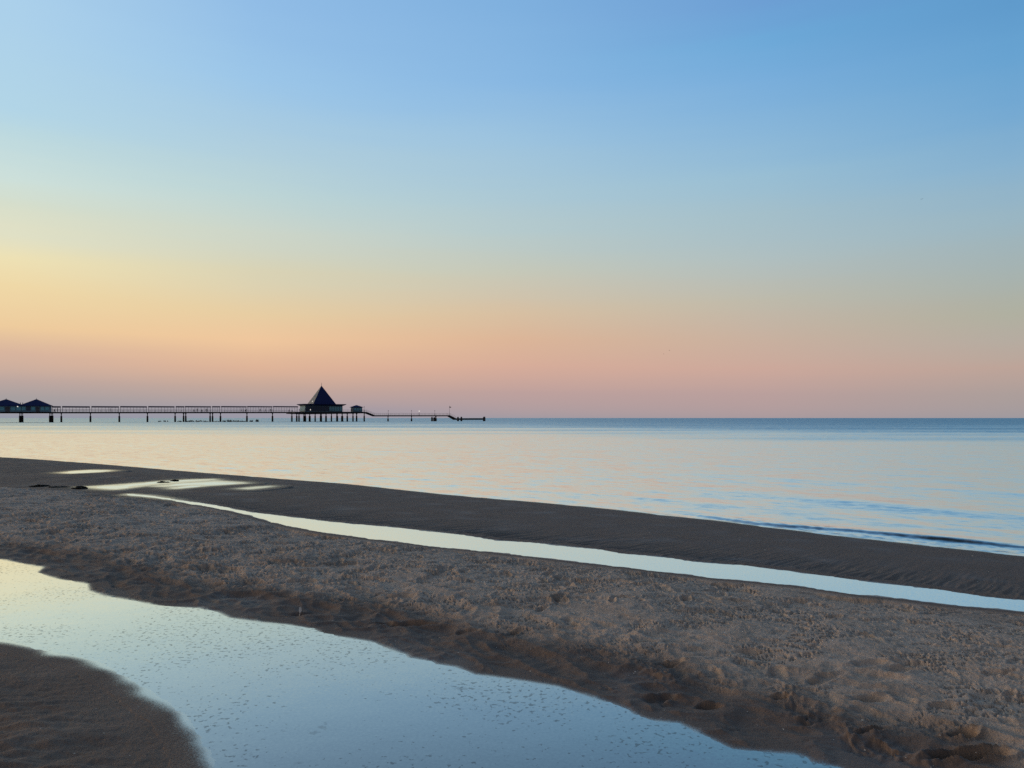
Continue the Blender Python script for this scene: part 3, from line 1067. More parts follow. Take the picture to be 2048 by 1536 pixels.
def pile(px, wide=3.3, neck=1.7, top=826.4, shoulder=832.0, y=0.0):
    s = along(px)
    k = depth(px) / F
    zt, zs = hz(px, top), hz(px, shoulder)
    rw, rn = wide * k / 2, neck * k / 2
    m = MB()
    m.lathe([(rw, -2.5), (rw * 1.05, 0.1), (rw, zs - 0.1), (rw * 0.93, zs)], s, y, 12)
    o = m.build('pile', M_PILE, pier, True)
    c = MB()
    zz = zt + 0.04
    c.lathe([(rn, zs - 0.02), (rn, zs + (zz - zs) * 0.55), (rn * 1.25, zs + (zz - zs) * 0.78), (rn * 1.9, zz - 0.12), (rn * 2.7, zz)], s, y, 12)
    c.build('pile_head', M_PILE, o, True)


for px in (122.8, 181, 238.7, 295, 350.3, 441, 493.9, 545):
    pile(px)
for px in (-140, -80, -20):
    pile(px)
for px in (367.2, 371.6, 420.3, 425.2):
    pile(px, 3.1, 1.9)
for c in (42.6, 102.6):
    for d in (-2.9, 0, 2.9):
        pile(c + d, 2.9, 1.3, shoulder=831.4)
for px, w in ((582, 3.0), (591.7, 3.2), (596.2, 3.0), (602.4, 3.0), (613.7, 4.0), (624.5, 2.8), (635.2, 3.0), (646, 3.5), (656.7, 2.8), (667.4, 2.8),
              (678, 4.4), (688, 3.2), (699.4, 2.9), (711, 3.1)):
    pile(px, w, 1.9, 827.2, y=-6.0 if 600 < px < 700 else -2.0)
    pile(px + 1.5, w * .9, 1.8, 827.2, y=5.0) if px in (613.7, 646, 678) else None
pile(728.4, 2.9, 1.7, 826.2)
for px in (776, 823):
    pile(px, 2.9, 1.6, 832.4, 837.2)
pile(871.6, 3.6, 2.2, 832.5, 836.0)


def rail(px0, px1, y, up, pts=None, parent=None):
    """handrail with its posts, rising 'up' metres over the deck"""
    m = MB()
    pts = pts or [(px0, 823.8), (px1, 823.8)]
    P = [(along(px), hz(px, r)) for px, r in pts]
    for (a, za), (b, zb) in zip(P, P[1:]):
        for h in (up, up * 0.5):
            m.tube((a, y, za + h), (b, y, zb + h), 0.035, 5)
        n = max(1, int(abs(b - a) / 2.4))
        for i in range(n + 1):
            t = i / n
            m.tube((a + (b - a) * t, y, za + (zb - za) * t), (a + (b - a) * t, y, za + (zb - za) * t + up), 0.03, 5)
    return m.build('railing', M_FRAME, parent or pier)


rail(-200, 580, -2.9, 1.1)
rail(-200, 580, 2.9, 1.1)
rail(582, 716, -10.8, 1.1)
low = [(718, 823.9), (731, 823.9), (747.5, 830.4), (897, 830.4), (909, 836.4)]
rail(0, 0, -1.9, 1.15, low)
rail(0, 0, 1.9, 1.15, low)

# ---- glazed wind shelters along the walkway
SPANS = [(104.3, 121.6, 'the end hut and the first single pile'), (124.5, 180, 'the first and second single piles'), (183, 238, 'the second and third single piles'),
         (240.7, 293.8, 'the third and fourth single piles'), (296.8, 348.8, 'the fourth and fifth single piles'),
         (351.8, 368.2, 'the fifth single pile and first twin piles'), (370.4, 421.6, 'the two pairs of twin piles'),
         (424.7, 440, 'the second twin piles and the next single pile'), (443, 492.7, 'the two single piles past the twin piles'),
         (495.3, 544, 'the last two single piles'), (546.9, 595.2, 'the last single pile and the pyramid pavilion')]
for a, b, where in SPANS:
    s0, s1 = along(a), along(b)
    mid = (a + b) / 2
    z0 = hz(mid, 823.85)
    top = hz(mid, 812.4)
    size = 'short' if b - a < 20 else 'long'
    t = empty('wind_shelter', at_pier(mid, 0, z0), ROT)
    tag(t, f'{size} flat-roofed pier shelter between {where}', 'shelter', 'flat-roofed shelters along the pier walkway')
    L = (s1 - s0) / 2
    hh = top - z0
    MB().box(-L, L, -1.3, 1.3, hh - 0.62, hh).build('roof', M_ROOF, t)
    n = max(3, round(2 * L / 1.5))
    for i in range(n + 1):
        x = -L + 0.15 + (2 * L - 0.3) * i / n
        w = 0.09 if i in (0, n) else 0.05
        MB().box(x - w, x + w, -0.06, 0.06, 0, hh - 0.622).build('post', M_FRAME, t)
    for z in (1.0, 1.95):
        MB().box(-L + 0.1, L - 0.1, -0.10, -0.065, z, z + 0.09).build('rail', M_FRAME, t)
    MB().box(-L + 0.2, L - 0.2, 0.10, 0.5, 0.38, 0.46).build('bench', M_FRAME, t)


def hip_roof(cx, w, d, z0, z1, name, mat, parent, ridge=0.0, thick=0.25, soffit=0.0):
    hw, hd = w / 2, d / 2
    pts = [(cx - hw, -hd, z0), (cx + hw, -hd, z0), (cx + hw, hd, z0), (cx - hw, hd, z0),
           (cx - hw, -hd, z0 - thick), (cx + hw, -hd, z0 - thick), (cx + hw, hd, z0 - thick), (cx - hw, hd, z0 - thick),
           (cx - ridge - .01, 0, z1), (cx + ridge + .01, 0, z1)]
    return MB().solid(pts, ((0, 1, 9, 8), (1, 2, 9), (2, 3, 8, 9), (3, 0, 8), (0, 4, 5, 1), (1, 5, 6, 2), (2, 6, 7, 3), (3, 7, 4, 0), (7, 6, 5, 4))).build(name, mat, parent)


# ---- two hip-roofed huts at the landward end
def hut(apex, el, er, label, lamp=False):
    s = along(apex)
    k = depth(apex) / F
    z0 = hz(apex, 823.8)
    t = empty('pier_hut', at_pier(apex, 0, z0), ROT)
    tag(t, label, 'hut', 'hip-roofed huts on the pier')
    w = (er - el) * k / 0.93
    ze, za = hz(apex, 812.0) - z0, hz(apex, 798.3) - z0
    ww, d = w * 0.90, 10.0
    MB().box(-ww / 2, ww / 2, -d / 2, d / 2, 0, ze - 0.05).build('wall', M_WALL, t)
    r = hip_roof(0, w, d + 1.6, ze + 0.15, za, 'roof', M_ROOF, t, 0.1)
    MB().lathe([(0.10, za - 0.15), (0.07, za + 0.15), (0.13, za + 0.25), (0.02, za + 0.55)]).build('finial', M_FRAME, r)
    n = 6
    for i in range(n):
        x0 = -ww / 2 + 0.4 + i * (ww - 0.8) / n
        x1 = x0 + (ww - 0.8) / n - 0.35
        if i == 3:
            dr = MB().box(x0, x1, -d / 2 - 0.06, -d / 2 + 0.02, 0.05, 2.25).build('door', M_FRAME, t)
            MB().box(x1 - 0.2, x1 - 0.12, -d / 2 - 0.12, -d / 2 - 0.062, 1.0, 1.2).build('handle', M_PALE, dr)
            continue
        f = MB().box(x0 - .08, x1 + .08, -d / 2 - 0.05, -d / 2 + 0.02, 0.55, 2.55).build('window', M_FRAME, t)
        MB().box(x0, x1, -d / 2 - 0.08, -d / 2 - 0.052, 0.63, 2.47).build('pane', M_GLASS if i % 2 == 0 or i == 5 else M_DARKGLASS, f)
    for x, yy in ((-1, -2.5), (-1, 1.5)):
        f = MB().box(-ww / 2 - 0.05, -ww / 2 + 0.02, yy, yy + 2.2, 0.6, 2.5).build('window', M_FRAME, t)
        MB().box(-ww / 2 - 0.08, -ww / 2 - 0.052, yy + .1, yy + 2.1, 0.7, 2.4).build('pane', M_GLASS, f)
    if lamp:
        MB().lathe([(0.02, 2.25), (0.22, 2.32), (0.24, 2.52), (0.12, 2.68), (0.02, 2.70)], ww / 2 - 2.0, -d / 2 - 0.4, 8).build('lit_lamp', M_LAMP, t)
    return t


hut(72.9, 49, 101, 'dark hip-roofed hut with teal windows on the pier beside the first shelter')
hut(12.4, -18, 42, 'dark hip-roofed hut on the pier at the edge of the picture', True)
t = empty('link_building', at_pier(45.5, 1, hz(45.5, 823.8)), ROT)
tag(t, 'low flat-roofed link with two thin flues between the two pier huts', 'building')
k = depth(45) / F
MB().box(-1.1, 1.1, -2.5, 2.5, 0, 2.5).build('wall', M_WALL, t)
MB().box(-1.3, 1.3, -2.8, 2.8, 2.502, 2.8).build('roof', M_ROOF, t)
for x in (-0.75, 0.1):
    m = MB()
    m.lathe([(0.12, 2.802), (0.12, 4.1), (0.18, 4.12), (0.18, 4.3), (0.05, 4.45)], x - 0.2, 0, 8).build('flue', M_FRAME, t)

# ---- the pyramid pavilion
kp = depth(644) / F
zd = hz(644, 823.7)
pav = empty('pier_pavilion', at_pier(644, 0, zd), ROT)
tag(pav, 'pavilion with steep dark pyramid roof over wide flat eaves on the pier', 'pavilion')


def loc(px, py, y=0.0):   # photo point -> pavilion frame, at offset y across the pier
    return (along(px) - along(644), y, hz(644, py) - zd)


ze = hz(644, 808.3) - zd
zw = hz(644, 811.6) - zd
zap = hz(644, 771.0) - zd
W = 23.8
DW = 13.0
yo = 2.0
fl = MB()
fl.loft([[(-W / 2 + 1.2, -DW / 2 + 1.2 + yo - 2, zw), (W / 2 - 1.2, -DW / 2 + 1.2 + yo - 2, zw), (W / 2 - 1.2, DW / 2 - 1.2 + yo, zw), (-W / 2 + 1.2, DW / 2 - 1.2 + yo, zw)],
         [(-W / 2 - .2, -DW / 2 + yo - 2.2, ze - 0.25), (W / 2 + .2, -DW / 2 + yo - 2.2, ze - 0.25), (W / 2 + .2, DW / 2 + yo, ze - 0.25), (-W / 2 - .2, DW / 2 + yo, ze - 0.25)],
         [(-W / 2 - .2, -DW / 2 + yo - 2.2, ze), (W / 2 + .2, -DW / 2 + yo - 2.2, ze), (W / 2 + .2, DW / 2 + yo, ze), (-W / 2 - .2, DW / 2 + yo, ze)]])
fl.build('flat_roof', M_ROOF, pav)
b = 6.45
r = MB().solid([(-b, -b + 1, ze + .003), (b, -b + 1, ze + .003), (b, b + 1, ze + .003), (-b, b + 1, ze + .003), (0, 1, zap)], ((0, 1, 4), (1, 2, 4), (2, 3, 4), (3, 2, 1, 0))).build('pyramid_roof', M_ROOF, pav)
MB().solid([(-b - .01, -b + 1, ze + .003), (-b - .01, b + 1, ze + .003), (-.01, 1, zap)], ((0, 1, 2),)).build('sky_sheen_roof_side', M_ROOFL, r)  # left face painted paler to stand for the sky it reflects
MB().lathe([(0.12, zap - 0.4), (0.10, zap + 0.6), (0.05, zap + 1.7)], 0, 1, 6).build('finial', M_FRAME, r)
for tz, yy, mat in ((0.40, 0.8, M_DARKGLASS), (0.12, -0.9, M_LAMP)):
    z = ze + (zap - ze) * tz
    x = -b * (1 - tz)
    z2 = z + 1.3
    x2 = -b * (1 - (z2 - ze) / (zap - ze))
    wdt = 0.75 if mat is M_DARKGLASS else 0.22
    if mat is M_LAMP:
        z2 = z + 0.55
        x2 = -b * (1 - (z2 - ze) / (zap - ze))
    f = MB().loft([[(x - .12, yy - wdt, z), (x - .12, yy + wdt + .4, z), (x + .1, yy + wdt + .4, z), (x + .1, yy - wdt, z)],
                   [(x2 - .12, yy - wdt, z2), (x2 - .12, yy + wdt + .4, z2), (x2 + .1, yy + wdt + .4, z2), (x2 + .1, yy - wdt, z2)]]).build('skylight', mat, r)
ww, wd = W - 2.6, DW - 2.8
y0, y1 = -wd / 2 + yo - 1.2, wd / 2 + yo
MB().box(-ww / 2, ww / 2, y0, y1, 0, zw - 0.003).build('wall', M_WALL, pav)
n = 14
for i in range(n):
    x0 = -ww / 2 + 0.25 + i * (ww - 0.5) / n
    x1 = x0 + (ww - 0.5) / n - 0.14
    f = MB().box(x0 - .05, x1 + .05, y0 - 0.06, y0 + .02, 0.35, zw - 0.35).build('window', M_FRAME, pav)
    MB().box(x0 + .03, x1 - .03, y0 - 0.09, y0 - 0.062, 0.45, zw - 0.45).build('pane', M_GLASS if i > 8 else M_DARKGLASS, f)
for i in range(6):
    ya = y0 + 0.4 + i * (wd - 0.4) / 6
    f = MB().box(-ww / 2 - .06, -ww / 2 + .02, ya, ya + 1.3, 0.35, zw - 0.35).build('window', M_FRAME, pav)
    MB().box(-ww / 2 - .09, -ww / 2 - .062, ya + .08, ya + 1.22, 0.45, zw - 0.45).build('pane', M_GLASS, f)
    f = MB().box(ww / 2 - .02, ww / 2 + .06, ya, ya + 1.3, 0.35, zw - 0.35).build('window', M_FRAME, pav)
    MB().box(ww / 2 + .062, ww / 2 + .09, ya + .08, ya + 1.22, 0.45, zw - 0.45).build('pane', M_GLASS, f)

# ---- kiosk
kk = depth(713) / F
zk = hz(713, 823.7)
t = empty('pier_kiosk', at_pier(713, 0, zk), ROT)
tag(t, 'small blue kiosk with low pitched roof just past the pyramid pavilion', 'kiosk')
w = 16.5 * kk / .93
zr, za = hz(713, 814.6) - zk, hz(713, 810.2) - zk
MB().box(-w / 2, w / 2, -w / 2, w / 2, 0, zr - 0.05).build('wall', M_WALL, t)
hip_roof(0, w * 1.2, w * 1.2, zr + .1, za, 'roof', M_ROOF, t, 0.2, 0.2)
for i in range(3):
    x0 = -w / 2 + 0.35 + i * (w - 0.5) / 3
    f = MB().box(x0, x0 + 1.25, -w / 2 - .05, -w / 2 + .02, 0.7, 2.2).build('window', M_FRAME, t)
    MB().box(x0 + .08, x0 + 1.17, -w / 2 - .08, -w / 2 - .052, 0.78, 2.12).build('pane', M_GLASS, f)
dr = MB().box(-w / 2 - .05, -w / 2 + .02, -.5, .5, 0.03, 2.1).build('door', M_FRAME, t)
MB().box(-w / 2 - .12, -w / 2 - .052, .3, .4, 0.95, 1.1).build('handle', M_PALE, dr)


# ---- lamp posts, flagpole on the low walkway
def lamp_post(px, foot, head, label, lit=False):
    z0, z1 = hz(px, foot), hz(px, head)
    t = empty('street_lamp', at_pier(px, -1.7, z0), ROT)
    tag(t, label, 'street lamp', 'lamps on the outer walkway')
    h = z1 - z0
    MB().lathe([(0.16, 0), (0.16, 0.9), (0.07, 1.0), (0.05, h - 0.35)], 0, 0, 8).build('post', M_FRAME, t)
    MB().lathe([(0.06, h - 0.36), (0.36 if lit else 0.16, h - 0.2), (0.36 if lit else 0.18, h + 0.15), (0.10, h + 0.32)], 0, 0, 10).build('lamp_head', M_LAMP if lit else M_FRAME, t, True)


lamp_post(726.5, 823.9, 813.8, 'thin unlit lamp post beside the kiosk at the top of the first ramp')
lamp_post(774.5, 830.4, 821.6, 'thin unlit lamp post on the low walkway nearest the first ramp')
lamp_post(820.8, 830.4, 821.6, 'thin unlit lamp post in the middle of the low walkway before the lit lamp')
lamp_post(836.2, 830.4, 822.3, 'lit white lamp on the low outer walkway', True)
lamp_post(867.2, 830.4, 821.6, 'thin unlit lamp post on the low walkway above the thick paired piles')
t = empty('flagpole', at_pier(896.8, -1.5, hz(897, 830.4)), ROT)
tag(t, 'thin flagpole with a small dark flag at the head of the second ramp', 'flagpole')
h = hz(897, 811.0) - hz(897, 830.4)
MB().lathe([(0.10, 0), (0.07, h * 0.6), (0.04, h)], 0, 0, 6).build('pole', M_FRAME, t)
m = MB()
rings = []
for i in range(6):
    x = i * 0.24
    yy = 0.16 * math.sin(i * 1.3)
    rings.append([(x, yy - .02, h - 1.5 + .05 * i), (x, yy + .02, h - 1.5 + .05 * i), (x, yy + .02, h - .5 - .10 * i), (x, yy - .02, h - .5 - .10 * i)])
m.loft(rings).build('flag', M_FLAG, t)

# ---- mooring piles round the landing stage
for px, top, w, y, where in ((865.0, 834.2, 4.2, -2.6, 'beside the last pile of the low walkway'), (868.2, 833.6, 3.6, 3.2, 'just behind the last pile of the low walkway'),
                             (911.2, 833.6, 3.8, -3.4, 'where the second ramp meets the landing stage'), (917.9, 833.4, 3.8, -3.4, 'just past the foot of the second ramp'),
                             (962.6, 833.4, 3.6, -3.4, 'near the outer end of the landing stage'), (969.2, 833.2, 3.4, 0, 'standing alone off the tip of the landing stage')):
    kx = depth(px) / F
    t = empty('mooring_pile', at_pier(px, y, 0), ROT)
    tag(t, f'thick black mooring pile {where}', 'mooring pile', 'mooring piles round the landing stage')
    zt = hz(px, top)
    rw = w * kx / 2
    MB().lathe([(rw * .95, -2.5), (rw, 0.4), (rw * .97, zt - .5)], 0, 0, 12).build('shaft', M_PILE, t, True)
    MB().lathe([(rw * 0.72, zt - .498), (rw * .72, zt - .2), (rw * .45, zt)], 0, 0, 12).build('cap', M_PILE, t, True)
    for z in (0.5, 1.2):
        MB().lathe([(rw * 1.03, z), (rw * 1.12, z + .1), (rw * 1.12, z + .3), (rw * 1.03, z + .4)], 0, 0, 12).build('fender_ring', M_FRAME, t, True)


# ---- stumps of an older pier in the water
random.seed(5)
protos = []
for i in range(4):
    m = MB()
    n = 8
    prof = [(0.23, -1.2), (0.22, 0.1), (0.19, 0.55), (0.16, 0.8), (0.06, 0.9)]
    rings = []
    for r_, z_ in prof:
        rings.append([(r_ * (1 + random.uniform(-.2, .2)) * math.cos(2 * math.pi * j / n), r_ * (1 + random.uniform(-.2, .2)) * math.sin(2 * math.pi * j / n), z_ + (random.uniform(-.12, .12) if z_ > .5 else 0)) for j in range(n)])
    m.loft(rings)
    protos.append(m)
spots = []
for a, b_, n_, h_ in ((316, 323, 5, .55), (327, 332, 4, .6), (334.5, 336, 2, .7), (355, 364, 6, .5), (372, 389, 14, .55), (391, 405, 9, .6), (407, 417, 7, .45),
                      (427, 439, 7, .35), (445, 452, 6, .6), (454, 465, 8, .9), (466, 478, 9, .7), (479, 492, 8, .45), (499.5, 506, 6, .7), (511.5, 517, 6, 1.15)):
    for i in range(n_):
        spots.append((a + (b_ - a) * (i + random.random() * .7) / n_, h_ * random.uniform(.55, 1.15)))
made = []
for i, (px, h_) in enumerate(spots):
    if i < 4:
        o = protos[i].build('pile_stump', M_STUMP, None, True)
        made.append(o)
    else:
        o = made[i % 4].copy()
        COL.objects.link(o)
    dd = 2 * F / (random.uniform(843.0, 843.7) - HZ)
    o.location = ((px - 1024) / F * dd, dd, 0)
    o.rotation_euler = (random.uniform(-.12, .12), random.uniform(-.12, .12), random.uniform(0, 6))
    o.scale = (random.uniform(.9, 1.5), random.uniform(.9, 1.3), h_ / 0.85 * 1.1)
    tag(o, 'short black timber stump sticking out of the sea under the pier shelters', 'stump', 'stumps of an older pier in the water')


# ---- people on the pier (a few pixels tall)
def figure(name, joints, bones, radii):
    me = bpy.data.meshes.new(name)
    me.from_pydata([Vector(j) for j in joints], bones, [])
    o = bpy.data.objects.new(name, me)
    COL.objects.link(o)
    sk = o.modifiers.new('skin', 'SKIN')
    for v, r_ in zip(me.skin_vertices[0].data, radii):
        v.radius = r_
    me.skin_vertices[0].data[0].use_root = True
    o.modifiers.new('sub', 'SUBSURF').levels = 1
    dg = bpy.context.evaluated_depsgraph_get()
    new = bpy.data.meshes.new_from_object(o.evaluated_get(dg))
    o.modifiers.clear()
    o.data = new
    new.materials.clear()
    new.materials.append(M_CLOTH)
    for f in new.polygons:
        f.use_smooth = True
    hp = joints[3]
    hr = MB()
    hr.lathe([(0.02, hp[2] + .20), (0.07, hp[2] + .19), (0.108, hp[2] + .13), (0.112, hp[2] + .05), (0.09, hp[2] + .02)], hp[0], hp[1] + .02, 10).build('hair', M_HAIR, o, True)
    return o


def body(pose):
    st = pose != 'sit'
    hip = 0.92 if st else 0.52
    J = [(0, 0, hip), (0, 0, hip + .28), (0, 0, hip + .52), (0, -.01, hip + .66), (0, -.02, hip + .80)]
    Rr = [(.15, .11), (.15, .10), (.13, .09), (.08, .09), (.07, .08)]
    B = [(0, 1), (1, 2), (2, 3), (3, 4)]
    for s in (-1, 1):
        k = len(J)
        J += [(s * .19, 0, hip + .50), (s * .25, .02, hip + .22), (s * .25, -.08, hip - .02), (s * .25, -.12, hip - .12)]
        Rr += [(.06, .06), (.05, .05), (.038, .038), (.045, .03)]
        B += [(2, k), (k, k + 1), (k + 1, k + 2), (k + 2, k + 3)]
        k = len(J)
        if pose == 'stand':
            L = [(s * .10, 0, hip - .05), (s * .11, -.02, .49), (s * .12, .02, .08), (s * .13, -.13, .035)]
        elif pose == 'walk':
            L = [(s * .10, 0, hip - .05), (s * .10, -s * .17 - .03, .49), (s * .10, -s * .30 + .05, .09), (s * .10, -s * .30 - .10, .04)]
        else:
            L = [(s * .11, -.03, hip - .02), (s * .13, -.44, .50), (s * .13, -.42, .09), (s * .13, -.57, .04)]
        J += L
        Rr += [(.10, .10), (.072, .072), (.05, .05), (.05, .035)]
        B += [(0, k), (k, k + 1), (k + 1, k + 2), (k + 2, k + 3)]
    return J, B, Rr


figs = {}
PEOPLE = [(220.3, 'stand', 'dark figure standing alone under the third long shelter of the pier'),
          (387.0, 'sit', 'dark hunched figure sitting beside a standing one between twin piles'),
          (393.6, 'stand', 'dark figure standing under the shelter between the twin piles'),
          (403.0, 'sit', 'dark figure sitting alone under the shelter between the twin piles'),
          (411.5, 'stand', 'dark figure in a tight pair under the shelter before the second twin piles'),
          (414.3, 'walk', 'dark figure striding beside another just before the second twin piles'),
          (481.5, 'walk', 'dark figure striding below the shelter past the twin piles'),
          (485.5, 'stand', 'dark figure standing between a striding one and a pair by the single pile'),
          (490.0, 'sit', 'dark seated figure at the end of the shelter past the twin piles'),
          (491.8, 'stand', 'dark standing figure at the far end of the shelter past the twin piles'),
          (519.0, 'stand', 'dark figure standing in the middle of the shelter before the last single pile'),
          (529.6, 'walk', 'dark figure walking alone towards the last single pile'),
          (539.5, 'stand', 'dark figure nearer the pavilion in a pair by the last single pile'),
          (542.6, 'walk', 'dark striding figure directly above the last single pile of the walkway'),
          (577.0, 'sit', 'dark figure sitting under the shelter beside the pavilion'),
          (583.0, 'sit', 'dark seated figure above the first pile of the pavilion platform'),
          (598.0, 'stand', 'dark figure standing at the corner of the pavilion terrace'),
          (606.0, 'stand', 'dark figure on the pavilion terrace beside the small lit lamp'),
          (619.0, 'walk', 'dark figure walking past the pavilion front near the lit lamp'),
          (628.0, 'sit', 'dark seated figure below the bright roof corner of the pavilion'),
          (633.5, 'stand', 'dark figure standing at the dark middle windows of the pavilion'),
          (641.0, 'sit', 'dark seated figure straight below the pyramid tip'),
          (650.0, 'stand', 'dark figure standing just before the teal windows of the pavilion'),
          (698.0, 'stand', 'dark figure standing between the pavilion and the small kiosk'),
          (109.0, 'sit', 'dark figure sitting under the short shelter beside the hut'),
          (115.0, 'stand', 'dark figure standing under the short shelter beside the hut')]
for px, pose, lab in PEOPLE:
    if pose not in figs:
        o = figs[pose] = figure('person', *body(pose))
    else:
        o = copy_tree(figs[pose])
    yy = -8.0 if 600 < px < 660 else -1.5
    if 660 < px < 705:
        yy = -4
    o.location = at_pier(px, yy, hz(px, 823.8) + 0.01)
    o.rotation_euler = (0, 0, random.uniform(0, 6.28) if pose == 'stand' else ROT + (math.pi / 2 if pose == 'walk' else random.choice((0, .4, -.3))))
    tag(o, lab, 'person', 'people on the pier')
# seated ones need seats
for px, pose, lab in PEOPLE:
    if pose == 'sit':
        yy = -8.0 if 600 < px < 660 else -1.5
        t = empty('bench', at_pier(px, yy, hz(px, 823.8)), ROT)
        tag(t, 'low bench under the ' + lab.replace('dark ', '', 1).split(', next')[0], 'bench', 'benches on the pier')
        MB().box(-.5, .5, -.08, .28, .40, .45).build('seat', M_FRAME, t)
        for x in (-.42, .42):
            MB().box(x - .04, x + .04, -.04, .24, 0, .399).build('leg', M_FRAME, t)
# lit lamp on the terrace
t = empty('terrace_lamp', at_pier(612.9, -8.5, hz(613, 823.7)), ROT)
tag(t, 'small lit white lamp on the pavilion terrace', 'lamp')
MB().lathe([(0.10, 0), (0.05, .1), (0.04, .8)], 0, 0, 8).build('post', M_FRAME, t)
MB().lathe([(0.10, .80), (0.26, .9), (0.26, 1.25), (.1, 1.4)], 0, 0, 8).build('lamp_head', M_LAMP, t, True)


# ---- gulls far off in the sky
def gull():
    o = empty('gull', (0, 0, 0))
    m = MB()
    m.loft([[(.005 * math.cos(a), -.26, .005 * math.sin(a)) for a in np.linspace(0, 2 * math.pi, 9)[:-1]],
            [(.045 * math.cos(a), -.19, .045 * math.sin(a) + .01) for a in np.linspace(0, 2 * math.pi, 9)[:-1]],
            [(.075 * math.cos(a), -.02, .07 * math.sin(a)) for a in np.linspace(0, 2 * math.pi, 9)[:-1]],
            [(.045 * math.cos(a), .15, .04 * math.sin(a)) for a in np.linspace(0, 2 * math.pi, 9)[:-1]],
            [(.05 * math.cos(a), .28, .01 * math.sin(a)) for a in np.linspace(0, 2 * math.pi, 9)[:-1]]]).build('body', M_BIRD, o, True)
    for s in (-1, 1):
        m = MB()
        rings = []
        for x, z, c, yc in ((.05, .03, .10, 0), (.30, .16, .10, -.03), (.52, .14, .07, .02), (.74, .05, .02, .10)):
            rings.append([(s * x, yc - c, z), (s * x, yc, z + .015), (s * x, yc + c, z), (s * x, yc, z - .008)])
        m.loft(rings).build('wing', M_BIRD, o, True)
    return o


g0 = gull()
for i, (px, py, d, rz, lab) in enumerate(((1327.5, 708, 420, .6, 'tiny dark gull in the pink sky, the lower of a pair'), (1338.8, 700.8, 430, 1.2, 'tiny dark gull in the pink sky, the upper of a pair'),
                                          (1843.5, 398.2, 330, 2.4, 'tiny dark gull alone high in the blue sky'))):
    o = g0 if i == 0 else copy_tree(g0)
    o.location = ((px - 1024) / F * d, d, H + (HZ - py) / F * d)
    o.rotation_euler = (0, 0.25, rz)
    tag(o, lab, 'gull', 'gulls in the sky')


# ---- dark clumps of weed washed up at the far left
def clump(px, py, w, h, label):
    x, y = unproj(px, py, 0.26)
    k = y / F
    bm = bmesh.new()
    bmesh.ops.create_icosphere(bm, subdivisions=4, radius=1.0)
    sd = random.random() * 50
    for v in bm.verts:
        n1 = float(perlin(np.array([v.co.x * 2.2 + sd]), np.array([v.co.y * 2.2 + v.co.z * 1.7]), 301)[0])
        n2 = float(perlin(np.array([v.co.x * 6 + sd]), np.array([v.co.y * 6 + v.co.z * 5]), 303)[0])
        f_ = 1 + .55 * n1 + .40 * n2
        v.co = Vector((v.co.x * w * k / 2 * f_, v.co.y * w * k / 2.6 * f_, max(v.co.z, -.3) * h * .72 * k * f_))
    me = bpy.data.meshes.new('seaweed_clump')
    bm.to_mesh(me)
    bm.free()
    o = link('seaweed_clump', me, M_WEED)
    o.location = (x, y, ground_z(x, y))
    tag(o, label, 'seaweed', 'dark clumps on the far beach')


clump(163, 976, 26, 6.5, 'dark rounded mound of weed at the near tip of the long puddle')
clump(327, 963.5, 22, 4, 'long low dark clump on the far edge of the streaked puddle')
clump(350, 960.5, 14, 4, 'small dark clump on the far edge of the streaked puddle beside a longer one')
clump(80, 971, 30, 4.5, 'flat dark heap of weed on the damp sand by the picture edge')
clump(118, 974, 34, 2.6, 'low ragged strip of dark weed between two mounds')
clump(1674, 1180, 9, 5, 'small dark lump on the near rim of the narrow channel')


# ---- shells
def shell_mesh(seed):
    rs = random.Random(seed)
    bm = bmesh.new()
    nu, nv = 14, 6
    rows = []
    for i in range(nv + 1):
        r_ = i / nv
        row = []
        for j in range(nu + 1):
            a = math.pi * (0.08 + 0.84 * j / nu)
            rib = 1 + 0.05 * math.cos(j * math.pi)
            x = r_ * math.cos(a) * rib
            y = r_ * math.sin(a) * rib * 1.15 - .5
            z = 0.38 * math.sin(math.pi * min(1, (r_ * .8 + .08))) * math.sin(a) * (1 + .06 * math.cos(j * math.pi)) + .03
            row.append(bm.verts.new((x, y, z)))
        rows.append(row)
    for a_, b_ in zip(rows, rows[1:]):
        for j in range(nu):
            bm.faces.new((a_[j], a_[j + 1], b_[j + 1], b_[j]))
    bmesh.ops.remove_doubles(bm, verts=bm.verts, dist=1e-4)
    ext = bmesh.ops.solidify(bm, geom=bm.faces[:], thickness=.08)
    me = bpy.data.meshes.new('shell')
    bm.to_mesh(me)
    bm.free()
    for f in me.polygons:
        f.use_smooth = True
    me.materials.append(M_SHELL)
    return me


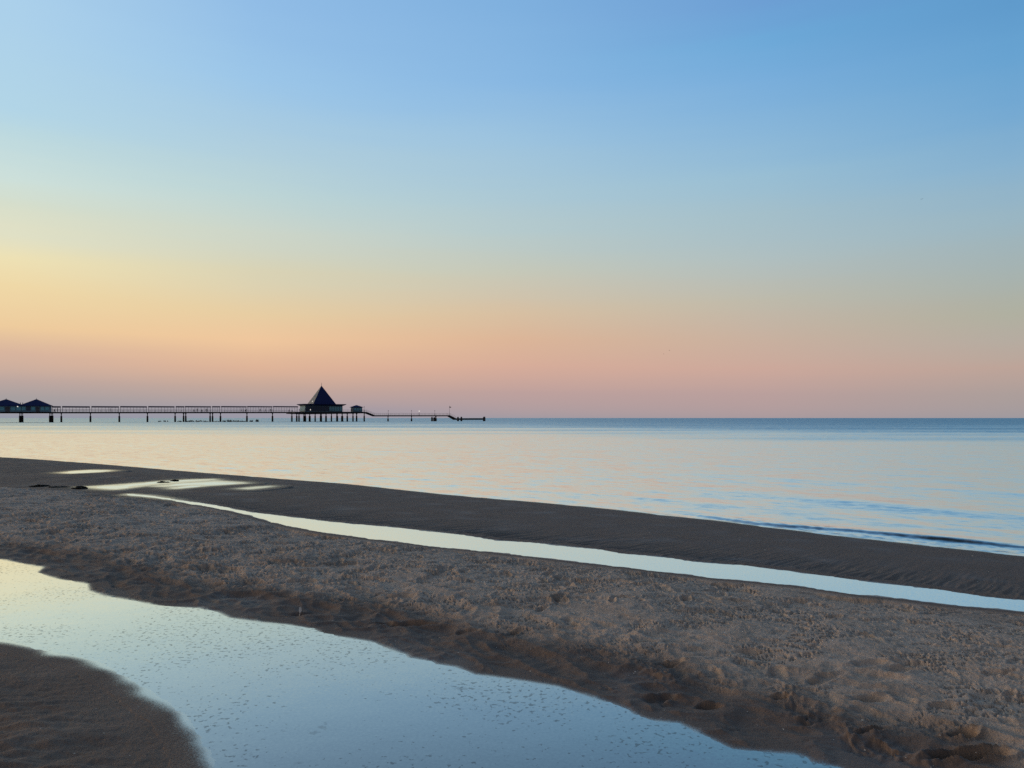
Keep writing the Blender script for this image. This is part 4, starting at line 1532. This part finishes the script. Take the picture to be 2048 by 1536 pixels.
shells = [shell_mesh(i) for i in range(3)]
SHELLS = [(1928, 1416, 9, 'largest white shell, on the dry sand above the deep heel hole'), (1725, 1440, 7, 'white shell lying on the lip of the cracked sand mound'),
          (1843, 1443, 5, 'small white shell on the cracked sand mound'), (1567, 1458, 5, 'white shell on the wet slope below the scarp'),
          (1061, 1342, 5, 'white shell on the wet slope above the pool bend'), (1061.5, 1298, 5, None),
          (1284, 1308, 4, None), (1271, 1343, 5, None), (1268, 1346, 4, None), (1217, 1325, 4, None), (1240, 1390, 4, None), (1431, 1457, 5, None), (1495, 1423, 4, None),
          (1515, 1450, 4, None), (1468, 1477, 4, None), (1692, 1520, 5, None), (1700, 1524, 4, None), (1812, 1514, 4, None), (1952, 1505, 4, None), (1880, 1470, 4, None),
          (1995, 1515, 4, None), (1655, 1318, 4, None), (676, 1244, 4, None), (880, 1275, 4, None), (848, 1268, 4, None), (985, 1343, 4, None), (1024, 1348, 4, None),
          (1505, 1490, 4, None), (1560, 1523, 4, None), (1862, 1534, 4, None), (258, 1425, 5, 'white shell alone on the wet sand tongue'), (348, 1444, 4, None),
          (1288, 1076, 5, 'pale shell on the dark wet berm beside the sea wavelets'), (2038, 1175, 5, None), (1985, 1172, 5, None), (1955, 1163, 5, None), (1803, 1159, 4, None), (1945, 1112, 6, None),
          (1300, 1065, 4, None), (1480, 1080, 4, None), (1530, 1100, 4, None), (1650, 1120, 4, None), (775, 1010, 3, None), (900, 1040, 3, None)]
for i, (px, py, wpx, lab) in enumerate(SHELLS):
    x, y = unproj(px, py, .36 if py > 1200 else .2)
    for _ in range(4):
        z = ground_z(x, y)
        x, y = unproj(px, py, z)
    s = wpx * y / F / 2 * 0.8
    o = bpy.data.objects.new('shell', shells[i % 3])
    COL.objects.link(o)
    o.location = (x, y, z - .002)
    o.scale = (s, s, s)
    o.rotation_euler = (random.uniform(-.3, .3), random.uniform(-.3, .3), random.uniform(0, 6))
    tag(o, lab or 'tiny white shell fragment half sunk in the damp sand', 'shell', 'shells scattered over the sand')

# ---- white feather stuck in the sand
x, y = unproj(598, 1209, .40)
z = ground_z(x, y)
t = empty('feather', (x, y, z), .4)
tag(t, 'thin white feather standing upright in the sand by a dark footprint', 'feather')
m = MB()
P = [Vector((.006 * math.sin(i * .4), 0, i * .0075)) + Vector((.002 * i * i * .08, 0, 0)) for i in range(11)]
for a_, b_ in zip(P, P[1:]):
    m.tube(a_, b_, .0014, 5)
m.build('quill', M_FEATHER, t)
m = MB()
rings = []
for i in range(3, 11):
    w_ = .011 * math.sin(math.pi * (i - 2.6) / 8.0) + .001
    p = P[i]
    rings.append([(p.x - w_, -.0006, p.z + .004), (p.x, -.0016, p.z), (p.x + w_, -.0006, p.z + .004), (p.x, .0016, p.z)])
m.loft(rings).build('vane', M_FEATHER, t)
